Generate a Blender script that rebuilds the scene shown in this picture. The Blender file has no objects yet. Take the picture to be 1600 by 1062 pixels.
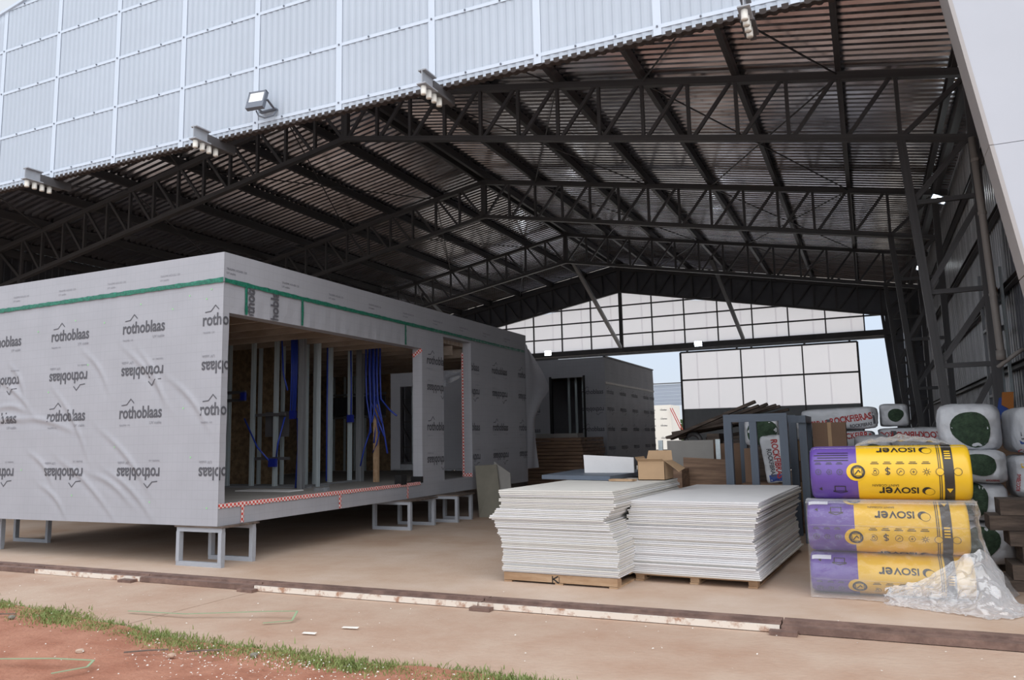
import bpy, bmesh, math, random
from mathutils import Vector, Matrix, noise
random.seed(7)
sc = bpy.context.scene
COL = sc.collection
PI = math.pi

# ------------------------------------------------------------------ camera
def cam_axes(yaw, pitch, roll):
    cy, sy = math.cos(yaw), math.sin(yaw)
    w = Vector((-sy*math.cos(pitch), cy*math.cos(pitch), math.sin(pitch)))
    r = Vector((cy, sy, 0)); u = r.cross(w)
    return r*math.cos(roll)+u*math.sin(roll), -r*math.sin(roll)+u*math.cos(roll), w
r_, u_, w_ = cam_axes(.4264, .1264, -.0206)
cd = bpy.data.cameras.new('camera'); cam = bpy.data.objects.new('camera', cd); COL.objects.link(cam)
cd.sensor_width = 36; cd.lens = 36*1215.2/1600; cd.clip_end = 500
m = Matrix((r_, u_, -w_)).transposed().to_4x4(); m.translation = (0, 0, 1.5); cam.matrix_world = m
sc.camera = cam

# ------------------------------------------------------------------ sky (overcast) and exposure
wd = bpy.data.worlds.new('overcast_sky'); sc.world = wd; wd.use_nodes = True
nt = wd.node_tree; nt.nodes.clear()
tc = nt.nodes.new('ShaderNodeTexCoord'); sep = nt.nodes.new('ShaderNodeSeparateXYZ')
cr = nt.nodes.new('ShaderNodeValToRGB'); bg = nt.nodes.new('ShaderNodeBackground'); wo = nt.nodes.new('ShaderNodeOutputWorld')
nt.links.new(tc.outputs['Generated'], sep.inputs[0]); nt.links.new(sep.outputs['Z'], cr.inputs[0])
nt.links.new(cr.outputs[0], bg.inputs[0]); nt.links.new(bg.outputs[0], wo.inputs[0])
el = cr.color_ramp.elements
el[0].position = 0.0; el[0].color = (.50, .54, .585, 1)
el[1].position = 1.0; el[1].color = (1.35, 1.40, 1.48, 1)
e = el.new(.12); e.color = (.49, .57, .68, 1)
e = el.new(.5); e.color = (.56, .58, .61, 1)
bg.inputs[1].default_value = 1.0
sd = bpy.data.lights.new('veiled_sun', 'SUN'); sun = bpy.data.objects.new('veiled_sun', sd); COL.objects.link(sun)
sd.energy = 1.5; sd.angle = math.radians(95); sd.color = (1, .99, .985)
sun.rotation_euler = Vector((.42, -.8, .5)).to_track_quat('Z', 'Y').to_euler()
vs = sc.view_settings; vs.view_transform = 'Standard'; vs.look = 'None'; vs.gamma = 1; vs.use_curve_mapping = False
vs.exposure = 0.5

# ------------------------------------------------------------------ materials
def lin(c):
    return tuple((x/255/12.92 if x/255 <= .04045 else ((x/255+.055)/1.055)**2.4) for x in c)
MATS = {}
def mat(name, rgb, rough=.7, metal=0., var=.0, vscale=3., bump=0., bscale=40., rgb2=None, stretch=None, spec=.5, v0=.4, v1=.65):
    m = bpy.data.materials.new(name); m.use_nodes = True; t = m.node_tree; b = t.nodes['Principled BSDF']
    c = lin(rgb); b.inputs['Base Color'].default_value = (*c, 1)
    b.inputs['Roughness'].default_value = rough; b.inputs['Metallic'].default_value = metal
    b.inputs['Specular IOR Level'].default_value = spec
    if var or rgb2 or bump:
        co = t.nodes.new('ShaderNodeTexCoord'); mp = t.nodes.new('ShaderNodeMapping')
        t.links.new(co.outputs['Object'], mp.inputs[0])
        if stretch: mp.inputs['Scale'].default_value = stretch
    if var or rgb2:
        n = t.nodes.new('ShaderNodeTexNoise'); n.inputs['Scale'].default_value = vscale; n.inputs['Detail'].default_value = 6
        n.inputs['Roughness'].default_value = .65
        t.links.new(mp.outputs[0], n.inputs[0])
        r = t.nodes.new('ShaderNodeValToRGB'); r.color_ramp.elements[0].position = v0; r.color_ramp.elements[1].position = v1
        c2 = lin(rgb2) if rgb2 else tuple(x*(1-var) for x in c)
        r.color_ramp.elements[0].color = (*c2, 1); r.color_ramp.elements[1].color = (*c, 1)
        t.links.new(n.outputs[0], r.inputs[0]); t.links.new(r.outputs[0], b.inputs['Base Color'])
    if bump:
        n2 = t.nodes.new('ShaderNodeTexNoise'); n2.inputs['Scale'].default_value = bscale; n2.inputs['Detail'].default_value = 4
        t.links.new(mp.outputs[0], n2.inputs[0])
        bp = t.nodes.new('ShaderNodeBump'); bp.inputs['Strength'].default_value = bump; bp.inputs['Distance'].default_value = .02
        t.links.new(n2.outputs[0], bp.inputs['Height']); t.links.new(bp.outputs[0], b.inputs['Normal'])
    MATS[name] = m
    return m
def mix_translucent(m, amount, col):
    t = m.node_tree; b = t.nodes['Principled BSDF']; o = t.nodes['Material Output']
    tr = t.nodes.new('ShaderNodeBsdfTranslucent'); tr.inputs[0].default_value = (*col, 1)
    mx = t.nodes.new('ShaderNodeMixShader'); mx.inputs[0].default_value = amount
    t.links.new(b.outputs[0], mx.inputs[1]); t.links.new(tr.outputs[0], mx.inputs[2]); t.links.new(mx.outputs[0], o.inputs[0])
steel = mat('dark_grey_painted_steel', (90, 88, 90), .5, var=.25, vscale=2)
roofm = mat('foil_faced_roof_sheet', (188, 190, 199), .20, metal=.9, vscale=1.3, rgb2=(152, 149, 153), stretch=(.35, 1.6, 1), bump=.12, bscale=5)
cladm = mat('dark_wall_cladding', (104, 104, 110), .45, metal=.4, var=.3, vscale=.8)
foilm = mat('bare_wall_sheet', (214, 213, 215), .38, metal=.35, var=.35, vscale=1.6, stretch=(1, 3, .5))
poly = mat('white_polycarbonate', (198, 208, 222), .35, var=.05, vscale=.8)
mix_translucent(poly, .2, (.85, .92, 1.))
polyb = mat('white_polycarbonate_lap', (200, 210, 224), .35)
polyg = mat('backlit_polycarbonate', (226, 224, 226), .5)
mix_translucent(polyg, .95, (1., .985, .99))
polyg2 = mat('backlit_polycarbonate_lap', (215, 214, 218), .5)
mix_translucent(polyg2, .95, (.97, .96, .97))
panelw = mat('white_composite_panel', (184, 187, 196), .45, var=.05, vscale=.6)
panele = mat('composite_panel_edge', (168, 163, 162), .5)
conc = mat('dusty_concrete', (196, 176, 160), .85, vscale=.55, rgb2=(178, 150, 128), bump=.25, bscale=30, v0=.35, v1=.62)
conc2 = mat('outer_concrete', (186, 163, 145), .9, vscale=.8, rgb2=(170, 138, 117), bump=.35, bscale=22, v0=.33, v1=.62)
dirt = mat('red_dirt', (174, 124, 101), .95, vscale=2.6, rgb2=(154, 102, 80), bump=.7, bscale=35)
far_ground = mat('far_ground', (196, 186, 174), .95, vscale=.2, rgb2=(176, 166, 152))
grassm = mat('grass_blade', (112, 130, 70), .7, vscale=3, rgb2=(138, 146, 88))
railb = mat('rusty_brown_steel', (134, 108, 97), .7, vscale=6, rgb2=(104, 82, 74), bump=.2)
railw = mat('chipped_white_paint', (222, 212, 200), .7, vscale=9, rgb2=(168, 128, 104), v0=.36, v1=.5)
membrane = mat('grey_breather_membrane', (166, 167, 174), .55, var=.06, vscale=2.)
def add_grid(m, pitch, dark):
    t = m.node_tree; b = t.nodes['Principled BSDF']
    src = b.inputs['Base Color'].links[0].from_socket
    co = t.nodes.new('ShaderNodeTexCoord'); s = t.nodes.new('ShaderNodeSeparateXYZ'); t.links.new(co.outputs['Object'], s.inputs[0])
    ad = t.nodes.new('ShaderNodeMath'); ad.operation = 'ADD'; t.links.new(s.outputs[0], ad.inputs[0]); t.links.new(s.outputs[1], ad.inputs[1])
    outs = []
    for sock, p in ((ad.outputs[0], pitch), (s.outputs[2], pitch*1.3)):
        d = t.nodes.new('ShaderNodeMath'); d.operation = 'DIVIDE'; d.inputs[1].default_value = p; t.links.new(sock, d.inputs[0])
        f = t.nodes.new('ShaderNodeMath'); f.operation = 'FRACT'; t.links.new(d.outputs[0], f.inputs[0])
        l = t.nodes.new('ShaderNodeMath'); l.operation = 'LESS_THAN'; l.inputs[1].default_value = .07; t.links.new(f.outputs[0], l.inputs[0])
        outs.append(l)
    mx = t.nodes.new('ShaderNodeMath'); mx.operation = 'MAXIMUM'
    t.links.new(outs[0].outputs[0], mx.inputs[0]); t.links.new(outs[1].outputs[0], mx.inputs[1])
    ml = t.nodes.new('ShaderNodeMath'); ml.operation = 'MULTIPLY'; ml.inputs[1].default_value = dark; t.links.new(mx.outputs[0], ml.inputs[0])
    mc = t.nodes.new('ShaderNodeMix'); mc.data_type = 'RGBA'; t.links.new(ml.outputs[0], mc.inputs['Factor'])
    t.links.new(src, mc.inputs['A']); mc.inputs['B'].default_value = (*lin((60, 60, 66)), 1)
    t.links.new(mc.outputs['Result'], b.inputs['Base Color'])
add_grid(membrane, .09, .08)
inkm = mat('grey_ink', (84, 84, 90), .6)
ink2 = mat('pale_grey_ink', (140, 140, 147), .6)
redink = mat('red_ink', (176, 52, 52), .6)
blueink = mat('blue_ink', (58, 82, 150), .6)
blackink = mat('black_ink', (30, 28, 28), .5)
strapm = mat('green_strapping', (44, 128, 104), .35, rgb2=(34, 92, 76), vscale=30)
strapg = mat('pale_green_strapping', (146, 166, 132), .4)
def tape_mat():
    m = bpy.data.materials.new('red_white_tape'); m.use_nodes = True; t = m.node_tree; b = t.nodes['Principled BSDF']
    co = t.nodes.new('ShaderNodeTexCoord'); c = t.nodes.new('ShaderNodeTexChecker'); c.inputs['Scale'].default_value = 30
    c.inputs['Color1'].default_value = (*lin((206, 74, 66)), 1); c.inputs['Color2'].default_value = (*lin((226, 216, 214)), 1)
    t.links.new(co.outputs['Object'], c.inputs[0]); t.links.new(c.outputs[0], b.inputs['Base Color']); b.inputs['Roughness'].default_value = .4
    return m
tapem = tape_mat()
flecks = mat('pale_green_fleck', (150, 214, 150), .5)
zinc = mat('galvanised_steel', (206, 216, 220), .4, metal=.25, var=.25, vscale=5)
zincd = mat('dull_galvanised_steel', (150, 152, 156), .45, metal=.3, var=.25, vscale=5)
standm = mat('grey_stand_paint', (168, 172, 180), .55, var=.15, vscale=6)
osb = mat('osb_board', (150, 126, 98), .8, vscale=9, rgb2=(112, 92, 70))
ply = mat('brown_plywood', (146, 118, 96), .75, vscale=4, rgb2=(110, 86, 70), stretch=(.4, 1, 5))
closm = mat('dark_foam_closure', (56, 48, 46), .8)
liner = mat('ceiling_liner', (176, 162, 150), .8, vscale=3, rgb2=(150, 134, 120), stretch=(.4, 4, 1))
wood = mat('pale_pine', (188, 160, 130), .75, vscale=4, rgb2=(158, 126, 96), stretch=(.5, 3, 3))
darkwood = mat('weathered_dark_wood', (116, 102, 92), .85, vscale=5, rgb2=(78, 68, 62), stretch=(.4, 3, 3))
board = mat('cement_board', (218, 217, 218), .8, var=.08, vscale=1.6, bump=.08)
boardb = mat('warm_cement_board', (212, 209, 203), .8, var=.09, vscale=1.6, bump=.08)
greyb = mat('grey_fibre_board', (150, 147, 143), .8, var=.1, vscale=3)
greenb = mat('grey_green_board', (128, 124, 112), .8, var=.12, vscale=3)
bluep = mat('blue_grey_panel', (92, 102, 116), .5, var=.1, vscale=3)
card = mat('brown_cardboard', (178, 148, 116), .85, var=.12, vscale=2)
cardd = mat('dark_brown_cardboard', (126, 100, 82), .85, var=.12, vscale=2)
frameg = mat('blue_grey_frame_paint', (76, 86, 100), .5, var=.12, vscale=4)
bagm = mat('white_bag_film', (212, 214, 219), .4, var=.12, vscale=5, bump=1., bscale=7)
woolm = mat('green_mineral_wool', (62, 82, 62), .95, vscale=20, rgb2=(44, 60, 46), bump=.6, bscale=60)
yellow = mat('yellow_wrap', (238, 192, 44), .3, var=.06, vscale=3)
purple = mat('purple_wrap', (104, 78, 160), .3, var=.1, vscale=3)
bandk = mat('charcoal_print', (52, 48, 44), .35)
paperw = mat('white_label', (224, 224, 232), .5)
cablem = mat('blue_conduit', (38, 62, 160), .4)
boxm = mat('blue_plastic_box', (28, 40, 130), .45)
blackm = mat('black_matt', (26, 26, 28), .7)
whitem = mat('white_plastic', (226, 222, 214), .5)
lampg = mat('lamp_grey', (104, 110, 122), .45)
doorg = mat('grey_door_panel', (156, 164, 170), .5, var=.1)
roofgrey = mat('far_grey_metal', (150, 158, 172), .5)
leafm = mat('leaf_green', (92, 116, 70), .8, vscale=3, rgb2=(60, 84, 50))
orange = mat('orange_plastic', (196, 120, 50), .5)
bluepl = mat('blue_plastic', (50, 84, 170), .5)
pipem = mat('beige_pipe', (164, 156, 150), .5)
glassw = mat('lamp_glass', (236, 238, 240), .25)
lit = bpy.data.materials.new('lit_lamp'); lit.use_nodes = True
b_ = lit.node_tree.nodes['Principled BSDF']; b_.inputs['Emission Color'].default_value = (.92, .98, 1, 1); b_.inputs['Emission Strength'].default_value = 14
def film_mat(lo, hi, white):
    m = bpy.data.materials.new('plastic_film'); m.use_nodes = True; t = m.node_tree; t.nodes.remove(t.nodes['Principled BSDF']); o = t.nodes['Material Output']
    tr = t.nodes.new('ShaderNodeBsdfTransparent'); tr.inputs[0].default_value = (.95, .95, .96, 1)
    gl = t.nodes.new('ShaderNodeBsdfGlossy'); gl.inputs[1].default_value = .16
    df = t.nodes.new('ShaderNodeBsdfDiffuse'); df.inputs[0].default_value = (.9, .9, .92, 1)
    lw = t.nodes.new('ShaderNodeLayerWeight'); lw.inputs[0].default_value = .35
    co = t.nodes.new('ShaderNodeTexCoord'); n = t.nodes.new('ShaderNodeTexNoise'); n.inputs['Scale'].default_value = 7; n.inputs['Detail'].default_value = 4
    t.links.new(co.outputs['Object'], n.inputs[0])
    bp = t.nodes.new('ShaderNodeBump'); bp.inputs['Strength'].default_value = .6; bp.inputs['Distance'].default_value = .03
    t.links.new(n.outputs[0], bp.inputs['Height']); t.links.new(bp.outputs[0], gl.inputs['Normal']); t.links.new(bp.outputs[0], lw.inputs['Normal'])
    m1 = t.nodes.new('ShaderNodeMixShader'); m1.inputs[0].default_value = white
    t.links.new(gl.outputs[0], m1.inputs[1]); t.links.new(df.outputs[0], m1.inputs[2])
    mr = t.nodes.new('ShaderNodeMapRange'); mr.inputs['To Min'].default_value = lo; mr.inputs['To Max'].default_value = hi
    t.links.new(lw.outputs['Facing'], mr.inputs['Value'])
    m2 = t.nodes.new('ShaderNodeMixShader'); t.links.new(mr.outputs[0], m2.inputs[0])
    t.links.new(tr.outputs[0], m2.inputs[1]); t.links.new(m1.outputs[0], m2.inputs[2]); t.links.new(m2.outputs[0], o.inputs[0])
    return m
film = film_mat(.10, .85, .5); filmw = film_mat(.28, .98, .55)

# ------------------------------------------------------------------ helpers
def tag(o, label=None, cat=None, group=None, kind=None):
    if label: o['label'] = label
    if cat: o['category'] = cat
    if group: o['group'] = group
    if kind: o['kind'] = kind
    return o
def attach(o, parent):
    if parent is not None:
        o.parent = parent; o.matrix_parent_inverse = parent.matrix_world.inverted()
def empty(name, loc, rotz=0):
    o = bpy.data.objects.new(name, None); COL.objects.link(o); o.empty_display_size = .1
    o.matrix_world = Matrix.Translation(loc) @ Matrix.Rotation(rotz, 4, 'Z')
    return o
def thing(name, label, cat, loc, group=None): return tag(empty(name, loc), label, cat, group)
def struct(name): return tag(empty(name, (0, 0, 0)), kind='structure')
def link_mesh(name, me, parent=None, M=None):
    o = bpy.data.objects.new(name, me); COL.objects.link(o)
    if M is not None: o.matrix_world = M
    attach(o, parent); return o
def mesh(name, verts, faces, mt, smooth=False):
    me = bpy.data.meshes.new(name); me.from_pydata([tuple(v) for v in verts], [], faces)
    for x in (mt if isinstance(mt, (list, tuple)) else [mt]): me.materials.append(x)
    if smooth: me.polygons.foreach_set('use_smooth', [True]*len(me.polygons))
    return me
def obj(name, verts, faces, mt, parent=None, smooth=False): return link_mesh(name, mesh(name, verts, faces, mt, smooth), parent)
BF = [(0, 3, 2, 1), (4, 5, 6, 7), (0, 1, 5, 4), (1, 2, 6, 5), (2, 3, 7, 6), (3, 0, 4, 7)]
class MB:
    def __init__(s): s.v = []; s.f = []
    def add(s, v, f): n = len(s.v); s.v += [tuple(x) for x in v]; s.f += [tuple(i+n for i in q) for q in f]; return s
    def box(s, x0, x1, y0, y1, z0, z1):
        return s.add([(x0, y0, z0), (x1, y0, z0), (x1, y1, z0), (x0, y1, z0), (x0, y0, z1), (x1, y0, z1), (x1, y1, z1), (x0, y1, z1)], BF)
    def bar(s, p, q, w, d=None, up=(0, 0, 1)):
        p, q = Vector(p), Vector(q); d = w if d is None else d; z = (q-p).normalized(); a = Vector(up)
        if abs(z.dot(a)) > .95: a = Vector((0, 1, 0))
        x = a.cross(z).normalized()*w/2; y = z.cross(x).normalized()*d/2
        return s.add([p-x-y, p+x-y, p+x+y, p-x+y, q-x-y, q+x-y, q+x+y, q-x+y], BF)
    def tube(s, pts, r, n=8):
        pts = [Vector(p) for p in pts]; rings = []
        for i, p in enumerate(pts):
            t = (pts[min(i+1, len(pts)-1)]-pts[max(i-1, 0)]).normalized(); a = Vector((0, 0, 1)) if abs(t.z) < .9 else Vector((1, 0, 0))
            x = a.cross(t).normalized(); y = t.cross(x)
            rings.append([p+(x*math.cos(2*PI*k/n)+y*math.sin(2*PI*k/n))*r for k in range(n)])
        v = [q for R in rings for q in R]; f = []
        for i in range(len(rings)-1):
            for k in range(n): f.append((i*n+k, i*n+(k+1) % n, (i+1)*n+(k+1) % n, (i+1)*n+k))
        f += [tuple(reversed(range(n))), tuple((len(rings)-1)*n+k for k in range(n))]
        return s.add(v, f)
    def prism(s, pts, ax, a, b):   # 2-D outline extruded along axis ax
        mk = {'x': lambda p, t: (t, p[0], p[1]), 'y': lambda p, t: (p[0], t, p[1]), 'z': lambda p, t: (p[0], p[1], t)}[ax]
        n = len(pts)
        return s.add([mk(p, a) for p in pts]+[mk(p, b) for p in pts], [tuple(reversed(range(n))), tuple(range(n, 2*n))]+[(i, (i+1) % n, (i+1) % n+n, i+n) for i in range(n)])
    def build(s, name, mt, parent=None, smooth=False, fix=True):
        o = obj(name, s.v, s.f, mt, parent, smooth)
        if fix:
            bm = bmesh.new(); bm.from_mesh(o.data); bmesh.ops.recalc_face_normals(bm, faces=bm.faces); bm.to_mesh(o.data); bm.free()
        return o
def box(name, x0, x1, y0, y1, z0, z1, mt, parent=None): return MB().box(x0, x1, y0, y1, z0, z1).build(name, mt, parent, fix=False)
UNIT = {}
def angle_mesh(mt, kind):
    k = (mt.name, kind)
    if k not in UNIT:
        if kind == 'box': v, f = MB().box(-.5, .5, -.5, .5, 0, 1).v, BF
        else:
            prof = {'angle': [(-.5, -.5), (.5, -.5), (.5, -.36), (-.36, -.36), (-.36, .5), (-.5, .5)],
                    'channel': [(-.5, -.5), (.5, -.5), (.5, -.38), (-.4, -.38), (-.4, .38), (.5, .38), (.5, .5), (-.5, .5)]}[kind]
            mb = MB().prism(prof, 'z', 0, 1); v, f = mb.v, mb.f
        UNIT[k] = mesh('member_'+kind, v, f, mt)
    return UNIT[k]
def member(name, p, q, w, d, mt, parent, kind='box', side=(0, 1, 0)):   # straight steel member sharing one unit mesh; d is measured along `side`
    p, q = Vector(p), Vector(q); L = (q-p).length; z = (q-p)/L; y = Vector(side); y = (y-z*y.dot(z)).normalized(); x = y.cross(z)
    M = Matrix(((x.x*w, y.x*d, z.x*L, p.x), (x.y*w, y.y*d, z.y*L, p.y), (x.z*w, y.z*d, z.z*L, p.z), (0, 0, 0, 1)))
    return link_mesh(name, angle_mesh(mt, kind), parent, M)
# --- flat lettering and marks
FONT = {}
def text_data(s, bold=.0):
    if (s, bold) in FONT: return FONT[s, bold]
    cu = bpy.data.curves.new('lettering', 'FONT'); cu.body = s; cu.align_x = 'CENTER'; cu.offset = bold; cu.resolution_u = 3; cu.fill_mode = 'FRONT'
    o = bpy.data.objects.new('lettering', cu); COL.objects.link(o); dg = bpy.context.evaluated_depsgraph_get(); dg.update()
    me = bpy.data.meshes.new_from_object(o.evaluated_get(dg)); COL.objects.unlink(o); bpy.data.objects.remove(o)
    v = [x.co.copy() for x in me.vertices]; f = [tuple(p.vertices) for p in me.polygons]
    x0, x1 = min(p.x for p in v), max(p.x for p in v); y0 = 0.
    v = [((p.x-(x0+x1)/2)/(x1-x0), p.y/(x1-x0)) for p in v]     # width 1, baseline 0
    FONT[s, bold] = (v, f); return v, f
def stroke(pts, w):                         # flat polyline in 2-D
    v, f = [], []
    for a, b in zip(pts, pts[1:]):
        a, b = Vector(a), Vector(b); t = (b-a).normalized(); n = Vector((-t.y, t.x))*w/2; a = a-t*w/3; b = b+t*w/3; i = len(v)
        v += [tuple(a-n), tuple(b-n), tuple(b+n), tuple(a+n)]; f.append((i, i+1, i+2, i+3))
    return v, f
def ring2(cx, cy, r0, r1, n=20, a0=0, a1=2*PI):
    v, f = [], []
    for k in range(n+1):
        a = a0+(a1-a0)*k/n; v += [(cx+r0*math.cos(a), cy+r0*math.sin(a)), (cx+r1*math.cos(a), cy+r1*math.sin(a))]
        if k: i = 2*k; f.append((i-2, i-1, i+1, i))
    return v, f
def disc2(cx, cy, r, n=20): return [(cx+r*math.cos(2*PI*k/n), cy+r*math.sin(2*PI*k/n)) for k in range(n)], [tuple(range(n))]
def rect2(x0, x1, y0, y1): return [(x0, y0), (x1, y0), (x1, y1), (x0, y1)], [(0, 1, 2, 3)]
def join2(*parts):
    v, f = [], []
    for pv, pf in parts: n = len(v); v += pv; f += [tuple(i+n for i in q) for q in pf]
    return v, f
def move2(d, dx=0, dy=0, s=1, rot=0):
    c, k = math.cos(rot), math.sin(rot)
    return [(dx+s*(x*c-y*k), dy+s*(x*k+y*c)) for x, y in d[0]], d[1]
def cut2(d, step=None, xs=(), ys=(), keep=None):       # slice flat art finely, and keep only a window (x0,x1,y0,y1)
    bm = bmesh.new(); vs_ = [bm.verts.new((x, y, 0)) for x, y in d[0]]
    for q in d[1]:
        try: bm.faces.new([vs_[i] for i in q])
        except ValueError: pass
    if keep:
        for co, no in (((keep[0], 0, 0), (-1, 0, 0)), ((keep[1], 0, 0), (1, 0, 0)), ((0, keep[2], 0), (0, -1, 0)), ((0, keep[3], 0), (0, 1, 0))):
            bmesh.ops.bisect_plane(bm, geom=bm.verts[:]+bm.edges[:]+bm.faces[:], plane_co=co, plane_no=no, clear_outer=True)
    if step and bm.verts:
        for ax in (0, 1):
            lo = min(v.co[ax] for v in bm.verts); hi = max(v.co[ax] for v in bm.verts); t = lo+step
            while t < hi:
                co = [0, 0, 0]; no = [0, 0, 0]; co[ax] = t; no[ax] = 1
                bmesh.ops.bisect_plane(bm, geom=bm.verts[:]+bm.edges[:]+bm.faces[:], plane_co=co, plane_no=no); t += step
    bm.verts.index_update()
    out = [(v.co.x, v.co.y) for v in bm.verts], [tuple(v.index for v in f.verts) for f in bm.faces]; bm.free(); return out
def place2(name, d, fn, mt, parent): return obj(name, [fn(x, y) for x, y in d[0]], d[1], mt, parent) if d[1] else None

# ------------------------------------------------------------------ ground
gr = box('ground', -160, 120, -30, 260, -.35, -.03, far_ground); tag(gr, kind='structure')
fl = struct('floor')
def slab(name, x0, x1, y0, y1, z, mt):
    box(name, x0, x1, y0, y1, -.3, z, mt, fl)
slab('concrete_slab', -26, 4.5, 6.74, 34.6, 0, conc)
slab('concrete_apron', -26, -5.9, 4.3, 6.735, -.004, conc2); slab('concrete_apron', -5.895, 12, 4.2, 6.735, -.006, conc2)
slab('concrete_slab', 4.505, 30, 6.74, 34.6, -.002, conc)
def gridsurf(nx, ny, fn):
    v = [fn(i/nx, j/ny) for j in range(ny+1) for i in range(nx+1)]
    f = [(j*(nx+1)+i, j*(nx+1)+i+1, (j+1)*(nx+1)+i+1, (j+1)*(nx+1)+i) for j in range(ny) for i in range(nx)]
    return v, f
EDGE = [(-16, 5.62), (-7.9, 5.06), (-6.4, 4.84), (-5.0, 4.60), (-3.4, 4.58), (-2.1, 4.62), (-1.0, 4.35), (1, 4.3), (6, 4.2)]
def edge_y(x):
    for (a, ya), (b, yb) in zip(EDGE, EDGE[1:]):
        if x <= b: return ya+(yb-ya)*(x-a)/(b-a)
    return EDGE[-1][1]
def dirtfn(u, v):
    x = -16+20*u; ye = edge_y(x)+.02; y = 1.5+(ye-1.5)*v
    return (x, y, .012+.018*noise.noise((x*1.3, y*1.3, 0))+.012*noise.noise((x*6, y*6, 3)))
v, f = gridsurf(160, 40, dirtfn); d = obj('dirt_bed', v, f, dirt, None, True); tag(d, kind='structure')
# grass strip along the edge of the apron
gv, gf = [], []
rg = random.Random(3)
for i in range(30000):
    x = rg.uniform(-13, 1.5); c = edge_y(x)-.06
    dens = .55+.5*noise.noise((x*1.7, 0, 0))+.25*noise.noise((x*6, 2, 0))
    wd_ = .065+.07*max(0, .4+noise.noise((x*1.1, 5, 0)))
    if rg.random() > dens+.3: continue
    y = c+rg.gauss(0, wd_); h = rg.uniform(.012, .040)*(.7+dens*.7)
    if rg.random() < .006: h *= 2.6
    a = rg.uniform(0, 2*PI); dx, dy = .005*math.cos(a), .005*math.sin(a); lx, ly = rg.gauss(0, h*.4), rg.gauss(0, h*.4); n = len(gv)
    gv += [(x-dx, y-dy, 0), (x+dx, y+dy, 0), (x+dx*.6+lx*.4, y+dy*.6+ly*.4, h*.65), (x-dx*.6+lx*.4, y-dy*.6+ly*.4, h*.65), (x+lx, y+ly, h)]
    gf += [(n, n+1, n+2, n+3), (n+3, n+2, n+4)]
tag(obj('grass', gv, gf, grassm), 'ragged strip of short green grass between the red dirt and the concrete', 'grass', kind='stuff')
# white chips over the dirt and on the apron
cv, cf = [], []
rc = random.Random(5)
for i in range(850):
    if i < 550: x = rc.gauss(-3.7, .8); y = rc.gauss(4.2, .22)
    else: x = rc.uniform(-9, 1.5); y = rc.uniform(3.4, 7.2)
    if y > edge_y(x)-.1 and i < 550: continue
    s = rc.uniform(.003, .008)*(1.5 if rc.random() < .1 else 1); z = .035 if y < edge_y(x) else .004; a = rc.uniform(0, PI); n = len(cv)
    for k in range(4): cv.append((x+s*math.cos(a+k*PI/2)*rc.uniform(.6, 1.4), y+s*math.sin(a+k*PI/2)*rc.uniform(.6, 1.4), z+rc.uniform(0, .008)))
    cf.append((n, n+1, n+2, n+3))
tag(obj('white_chips', cv, cf, whitem), 'tiny white chips scattered over the red dirt beside the grass', 'chips', kind='stuff')
for k, (x, y, L, a, lb) in enumerate([(-3.95, 5.38, .14, -.15, 'white paper scrap on the bare apron below the rail, nearer the rail of two'), (-4.15, 5.12, .12, -.1, 'thin white scrap on the apron close to the grass, nearer the grass of two'),
                                      ]):
    MBs = MB().add([(x-L/2, y, .006), (x+L/2, y-L*a, .006), (x+L/2, y-L*a+.03, .014), (x-L/2, y+.03, .012), (x, y+.014, .018)], [(0, 1, 4), (1, 2, 4), (2, 3, 4), (3, 0, 4)])
    tag(MBs.build('paper_scrap', whitem), lb, 'paper')
for x, y, s, lb in [(-7.3, 4.3, .035, 'pale pebble on the red dirt at the left of the picture'), (-5.35, 4.05, .03, 'pale pebble on the red dirt below the green grass, middle left'), (-4.6, 4.2, .03, 'pinkish pebble on the red dirt beside the white chips'),
                    (-7.0, 4.62, .03, 'grey pebble near the grass edge at far left'), (-4.05, 4.42, .028, 'brown clod of earth by the grass strip')]:
    bm = bmesh.new(); bmesh.ops.create_icosphere(bm, subdivisions=2, radius=s)
    for q in bm.verts: q.co *= 1+.25*noise.noise(q.co*40+Vector((x, y, 0))); q.co.z *= .6; q.co += Vector((x, y, .02+s*.4))
    me = bpy.data.meshes.new('pebble'); bm.to_mesh(me); bm.free(); me.materials.append(greenb if 'brown' in lb or 'grey' in lb else conc2); tag(link_mesh('pebble', me), lb, 'stone')
def strip(name, pts, w, mt, label, cat):
    mb = MB()
    for a, b in zip(pts, pts[1:]): mb.bar(a, b, w, .004)
    return tag(mb.build(name, mt), label, cat)
strip('plastic_strap', [(-6.25, 5.2, .02), (-5.6, 5.25, .03), (-4.9, 5.5, .05), (-4.62, 5.56, .06), (-4.56, 5.42, .015), (-4.75, 5.28, .01)], .018, strapg, 'loose pale green strap lying over the grass onto the apron', 'strap')
strip('plastic_strap', [(-5.9, 3.52, .05), (-5.58, 3.64, .06), (-5.2, 3.75, .07), (-4.93, 3.84, .06), (-4.86, 3.74, .05), (-4.95, 3.55, .05)], .018, strapg, 'loose pale green strap on the red dirt in the bottom left corner', 'strap')
for x, y, a, L, lb in [(-7.2, 4.62, .5, .32, 'dark twig on the red dirt near the left edge'), (-4.85, 4.2, .6, .3, 'thin dark twig on the red dirt below the middle of the grass'), (-4.45, 4.35, .55, .24, 'thin dark twig on the red dirt, the one nearest the white chips')]:
    dx, dy = L/2*math.cos(a), L/2*math.sin(a)
    tag(MB().tube([(x-dx, y-dy, .04), (x+.01, y, .045), (x+dx, y+dy, .04)], .006, 5).build('twig', darkwood), lb, 'twig')
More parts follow.
